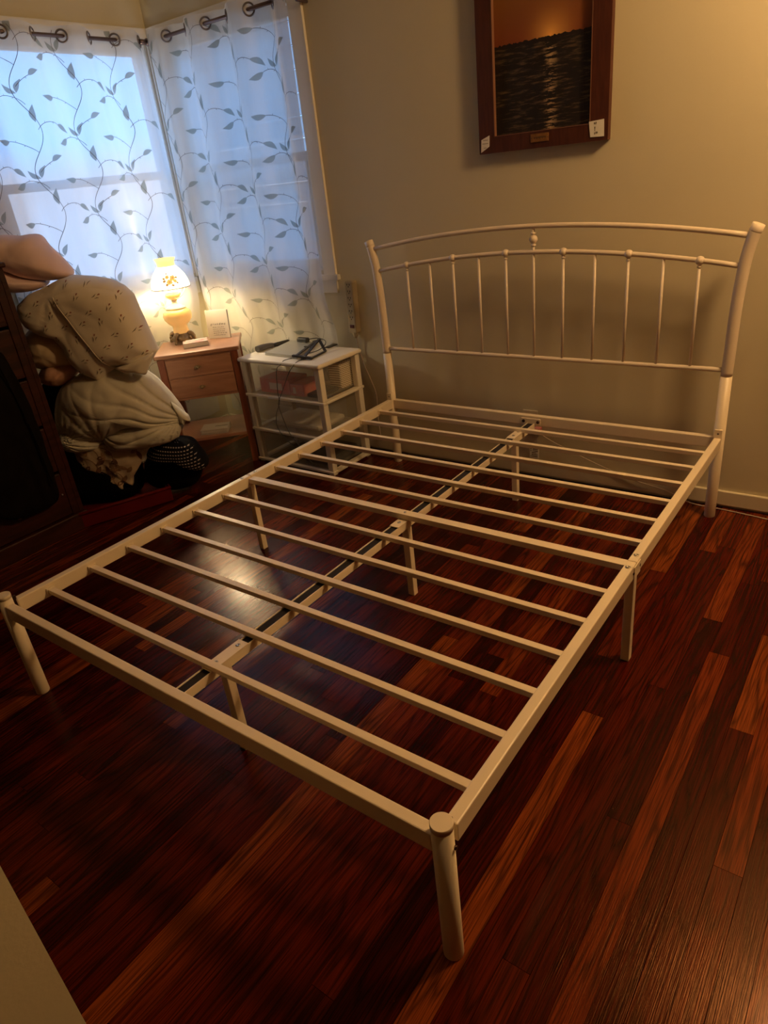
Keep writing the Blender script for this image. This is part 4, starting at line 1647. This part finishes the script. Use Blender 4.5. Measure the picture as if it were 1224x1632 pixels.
def ribbon(pts, w0):
    L_, R_ = [], []
    n = len(pts)
    for i, (x, z) in enumerate(pts):
        a_, c_ = pts[max(i - 1, 0)], pts[min(i + 1, n - 1)]
        dx, dz = c_[0] - a_[0], c_[1] - a_[1]
        l = math.hypot(dx, dz) + 1e-9
        ww = w0(i / (n - 1)) if callable(w0) else w0
        L_.append((x - dz / l * ww / 2, z + dx / l * ww / 2))
        R_.append((x + dz / l * ww / 2, z - dx / l * ww / 2))
    return L_ + R_


def sprigs(rng, a0, a1, z0, z1, step):
    stems, buds = [], []
    row = 0
    z = z0
    while z < z1:
        a_ = a0 + (step / 2 if row % 2 else 0)
        while a_ < a1:
            x, y = a_ + rng.uniform(-.008, .008), z + rng.uniform(-.008, .008)
            th = rng.uniform(-.5, .9)
            c, s_ = math.cos(th), math.sin(th)
            T = lambda u, v: (x + u * c - v * s_, y + u * s_ + v * c)
            stems.append(ribbon([T(-.016, -.010), T(-.008, -.002), T(-.003, .008)], lambda t: .0042 * math.sin(PI * (t * .85 + .1))))
            stems.append(ribbon([T(-.004, -.012), T(.005, -.006), T(.013, -.006)], lambda t: .0036 * math.sin(PI * (t * .85 + .1))))
            buds.append(ribbon([T(.004, .004), T(.009, .008), T(.013, .009)], lambda t: .0065 * math.sin(PI * (t * .8 + .1))))
            pass
            a_ += step
        z += step * .62
        row += 1
    return stems, buds


# ---------------- bedding pile, from the floor up
trn = thing('red_tray', 'low dull red plastic tray under the pile of bags and bedding', 'tray', (-1.02, 1.03, 0))
TM = Matrix.Translation((-1.03, 1.02, 0)) @ Matrix.Rotation(.40, 4, 'Z').inverted()
b = MB()
b.box(-.17, .17, -.22, .22, .006, .014, mt=TM)
b.box(-.17, -.155, -.22, .22, .014, .075, mt=TM)
b.box(.155, .17, -.22, .22, .014, .075, mt=TM)
b.box(-.155, .155, -.22, -.205, .014, .075, mt=TM)
b.box(-.155, .155, .205, .22, .014, .075, mt=TM)
b.build('tray_body', 'red', trn)
MB().tube([TM @ Vector(p) for p in ((-.168, -.218, .075), (.168, -.218, .075), (.168, .218, .075), (-.168, .218, .075))], .009, seg=8, closed=True).build('rolled_rim', 'red', trn)
MB().box(-.15, .15, -.2, .2, 0, .006, mt=TM).build('tray_foot', 'red', trn)

puff('black_bag', 'blackcloth', [(-.24, .03), (-.25, .16), (-.16, .30), (-.03, .335), (.10, .30), (.14, .16), (.10, .03), (-.08, .016)], .02, .15, 2.4, wr=.012,
     label='soft black bag at the bottom left of the bedding pile', cat='bag')
puff('black_bag', 'blackcloth', [(.155, .06), (.15, .16), (.22, .235), (.33, .255), (.41, .22), (.435, .12), (.40, .04), (.28, .015)], .05, .12, 2.6, wr=.010,
     label='black bag with a white mark, right under the grey comforter', cat='bag')
pcl = puff('patterned_cloth', 'stripe', [(.20, .235), (.247, .285), (.33, .300), (.425, .282), (.465, .215), (.49, .150), (.455, .135), (.40, .185), (.34, .222), (.27, .215)], .0, .125, 2.6, wr=.006, uvmap=True,
     label='black cloth with rows of pale dots draped over the right black bag', cat='cloth')
marks = []
for r_ in range(12):
    for q in range(26):
        a_, z = .20 + q * .0125, .125 + r_ * .0145
        z2 = z + (.46 - a_) * .12
        marks.append(ribbon([(a_, z2), (a_ + .0035, z2 - .001), (a_ + .007, z2 - .002)], .0036))
print_on(pcl, marks, 'dots', 'dot_print')
b = MB()
b.sphere(tuple(PP0 + PH * .40 + PN * -.075 + Vector((0, 0, .175))), .009)
b.sphere(tuple(PP0 + PH * .408 + PN * -.072 + Vector((0, 0, .162))), .007)
b.build('white_charm', 'paper', label='tiny white charm on the right black bag', cat='charm')
puff('black_bag', 'blackcloth', [(-.30, .02), (-.31, .3), (-.27, .55), (-.20, .66), (-.12, .62), (-.10, .40), (-.12, .1), (-.2, .016)], .06, .09, 2.4, wr=.012,  # added dark shape standing in for the shadow in this gap
     label='tall dark filler shape in the shadowed gap between the dresser corner and the comforter', cat='bag')
lpb = puff('leaf_print_blanket', 'leafprint', [(-.12, .345), (.013, .335), (.15, .325), (.256, .300), (.186, .215), (.130, .150), (.119, .109), (.085, .125), (.074, .089), (.013, .057), (-.034, .118), (-.088, .186), (-.115, .245)],
     -.09, .035, 3.0, smooth=False, wr=.012, ws=12, Tb=.10, uvmap=True, cen=(.03, .25),
     label='cream blanket with brown leaf print hanging from under the grey comforter', cat='blanket')
rg = random.Random(3)
m1, m2, m3 = [], [], []
for k in range(60):
    a_, z = rg.uniform(-.11, .25), rg.uniform(.06, .33)
    th = rg.choice((1.4, 1.7, .3, 2.6)) + rg.uniform(-.3, .3)
    ln = rg.uniform(.030, .055)
    pts = [(a_ + math.cos(th + .25 * t_) * ln * t_, z + math.sin(th + .25 * t_) * ln * t_) for t_ in [i / 6 for i in range(7)]]
    (m1, m2)[k % 2].append(ribbon(pts, lambda t: .021 * math.sin(PI * (t * .92 + .04))))
    if k % 3 == 0:
        pts = [(a_ + .03 * math.cos(th + 1.6 * t_) * t_ * 3, z + .03 * math.sin(th + 1.6 * t_) * t_ * 3) for t_ in [i / 6 for i in range(7)]]
        m3.append(ribbon(pts, .0022))
print_on(lpb, m1, 'bleaf', 'brown_leaves', .0010)
print_on(lpb, m2, 'bleaf2', 'tan_leaves', .0014)
print_on(lpb, m3, 'bleaf', 'stems', .0018)
cm = thing('comforter', 'puffy grey-beige folded comforter in the middle of the bedding pile', 'comforter', tuple(PP0 + Vector((.1, .08, .3))))
puff('comforter_body', 'comf', [(-0.185, 0.498), (-0.137, 0.597), (-0.056, 0.657), (0.058, 0.690), (0.18, 0.69), (0.267, 0.665), (0.33, 0.616), (0.385, 0.533), (0.425, 0.456), (0.435, 0.40),
                                (0.39, 0.365), (0.30, 0.385), (0.18, 0.385), (0.10, 0.355), (0.01, 0.335), (-0.069, 0.335), (-0.16, 0.345), (-0.196, 0.40)], .0, .19, 2.0, wr=.012, ws=6,
     Tb=.13, parent=cm, K=40, sub=14, conv=((.45, .40, 26, .030, .22), (-.13, .38, 20, .022, .07), (.05, .36, 14, .012, .2)))
puff('folded_underside', 'comf', [(0.034, 0.375), (0.12, 0.415), (0.25, 0.43), (0.36, 0.43), (0.412, 0.385), (0.39, 0.325), (0.30, 0.30), (0.17, 0.295), (0.06, 0.30)], -.05, .13, 2.2,
     wr=.008, ws=9, Tb=.12, parent=cm, K=30, sub=14, conv=((.42, .42, 24, .024, .22), (.03, .40, 16, .016, .12)))
puff('corner_roll', 'comf', [(-.19, .40), (-.12, .43), (-.02, .40), (.04, .355), (.03, .315), (-.06, .300), (-.15, .315), (-.19, .35)], -.03, .13, 2.2, wr=.006, Tb=.12, parent=cm,
     K=26, sub=14, conv=((-.13, .38, 22, .024, .10),))
puff('corner_flap', 'comf', [(.395, .50), (.43, .455), (.462, .418), (.466, .395), (.445, .40), (.43, .375), (.415, .40)], -.04, .03, 2.5, smooth=False, parent=cm, wr=.004)
puff('peach_pillow', 'peach', [(-0.19, 0.700), (-0.13, 0.745), (-0.04, 0.745), (0.01, 0.715), (-0.02, 0.665), (-0.06, 0.640), (-0.104, 0.625), (-0.158, 0.637), (-0.20, 0.665)], .01, .14, 2.2, wr=.012, ws=14, Tb=.10,
     ridge=.010, rdir=(.3, .95), rs=25, label='crumpled peach pillow squeezed above the grey comforter', cat='pillow')
puff('cream_pillow', 'cream', [(-0.215, 0.87), (-0.12, 0.91), (-0.02, 0.86), (0.03, 0.78), (0.02, 0.72), (-0.05, 0.70), (-0.131, 0.70), (-0.206, 0.725), (-0.232, 0.79)], .02, .145, 2.2, wr=.012, ws=12, Tb=.10,
     ridge=.006, rdir=(.95, .2), rs=20, label='cream pillow bulging under the left side of the flowered quilt', cat='pillow')
fq = thing('flowered_quilt', 'cream quilt with small sprigged flowers folded with pointed corners near the pile top', 'quilt', tuple(PP0 + Vector((.08, .06, .68))))
qp = puff('quilt_panel', 'sprig', [(-0.182, 0.971), (-0.168, 1.012), (-0.11, 1.048), (-0.03, 1.072), (0.034, 1.094), (0.105, 1.108), (0.189, 1.094), (0.26, 1.074), (0.310, 1.042), (0.342, 1.000),
                                   (0.358, 0.91), (0.377, 0.823), (0.394, 0.746), (0.330, 0.672), (0.262, 0.690), (0.19, 0.695), (0.113, 0.632), (0.035, 0.677), (-0.003, 0.732), (-0.012, 0.800),
                                   (-0.045, 0.855), (-0.11, 0.878), (-0.163, 0.925)], -.04, .12, 5, smooth=False, wr=.010, ws=5, Tb=.13, parent=fq, uvmap=True, K=30, cen=(.10, .88), conv=((.02, 1.04, 9, .010, .2),))
_tree = BVHTree.FromPolygons([v.co.copy() for v in qp.data.vertices], [tuple(p.vertices) for p in qp.data.polygons])


def on_quilt(a_, z):
    h_ = _tree.ray_cast(PP0 + PH * a_ + PN * -.6 + Vector((0, 0, z)), PN)
    return h_[0]


# upper layer folded over: a sheet following the quilt, 7 mm proud, with a crisp folded edge
sheet_v, sheet_f = [], []
NU, NV = 26, 16
ok_ = True
for i in range(NU + 1):
    t_ = i / NU
    l0 = (0.02 + (.178 - .02) * t_, 1.03 + (.712 - 1.03) * t_)          # the folded edge
    r0 = (0.318 + (.372 - .318) * t_, 1.02 + (.765 - 1.02) * t_)         # towards the right border
    for j in range(NV + 1):
        q = j / NV
        a_, z = l0[0] + (r0[0] - l0[0]) * q, l0[1] + (r0[1] - l0[1]) * q + .035 * math.sin(PI * q) * (1 - t_) - .01 * math.sin(PI * q) * t_
        P_ = on_quilt(a_, z)
        if P_ is None:
            P_ = PP0 + PH * a_ + PN * -.05 + Vector((0, 0, z))
        ed = min(1, j / 1.0, (NV - j) / 2, i / 2, (NU - i) / 2)
        sheet_v.append(P_ - PN * (.001 + .009 * (ed if j else .1)))
for i in range(NU):
    for j in range(NV):
        a0_ = i * (NV + 1) + j
        sheet_f.append((a0_, a0_ + 1, a0_ + NV + 2, a0_ + NV + 1))
qf = MB().add(sheet_v, sheet_f, True).build('folded_layer', 'sprig', fq)
MB().tube([sheet_v[i * (NV + 1) + 1] for i in range(NU + 1)], .0018, seg=8).build('folded_edge', 'sprig', qf)
puff('quilt_hem', 'sprig', [(.20, .70), (.33, .735), (.392, .746), (.335, .655), (.30, .668), (.24, .675)], -.10, .05, 3, smooth=False, wr=.003, Tb=.06, parent=fq, uvmap=True)
rg = random.Random(11)
st_, bd = sprigs(rg, -.17, .40, .64, 1.1, .088)
for o_ in (qp, qf):
    for nm_, mm, mk in (('sprig_stems', 'olive', st_), ('sprig_buds', 'rust', bd)):
        print_on(o_, mk, mm, nm_, .0016)
pk = thing('pink_pillow', 'dusty pink pillow on top of the bedding pile beside the dark dresser', 'pillow', tuple(PP0 + Vector((-.1, -.07, 1.06))))
puff('pillow_body', 'pink', [(-0.40, 1.24), (-0.30, 1.285), (-0.175, 1.297), (-0.095, 1.287), (-0.019, 1.283), (0.015, 1.238), (0.060, 1.180), (0.090, 1.125), (0.076, 1.100), (0.0, 1.092), (-0.10, 1.105), (-0.20, 1.15), (-0.34, 1.19)],
     .01, .13, 2.3, wr=.010, ws=8, Tb=.11, parent=pk, K=20)
puff('pillow_fold', 'pink', [(-0.33, 1.20), (-0.20, 1.17), (-0.12, 1.125), (-0.03, 1.092), (-0.07, 1.062), (-0.173, 1.058), (-0.26, 1.09), (-0.34, 1.14)], .0, .135, 2.3, wr=.006, Tb=.11, parent=pk)

# coat hung over the dresser front
ct = thing('dark_coat', 'near-black coat hanging over the front of the dark dresser', 'coat', (-.93, .6, .2))
puff('coat_body', 'coat', [(.40, .93), (.53, .955), (.60, .93), (.655, .87), (.672, .77), (.69, .63), (.69, .457), (.685, .294), (.665, .20), (.566, .188), (.45, .20), (.38, .30), (.36, .60)],
     0, .045, 3.0, wr=.014, ws=9, Tb=.03, parent=ct, h=Vector((0, 1, 0)), nrm=Vector((-1, 0, 0)), p0=Vector((-.926, 0, 0)), ridge=.012, rdir=(0, 1), rs=14, K=18)
MB().tube(bezier([(-.873, .60, .84), (-.872, .62, .70), (-.872, .64, .50), (-.874, .645, .30)], 5), .004, seg=8).build('zip_edge', 'coat', ct)
MB().sphere((-.872, .668, .235), .005).build('zip_pull', 'steel', ct)
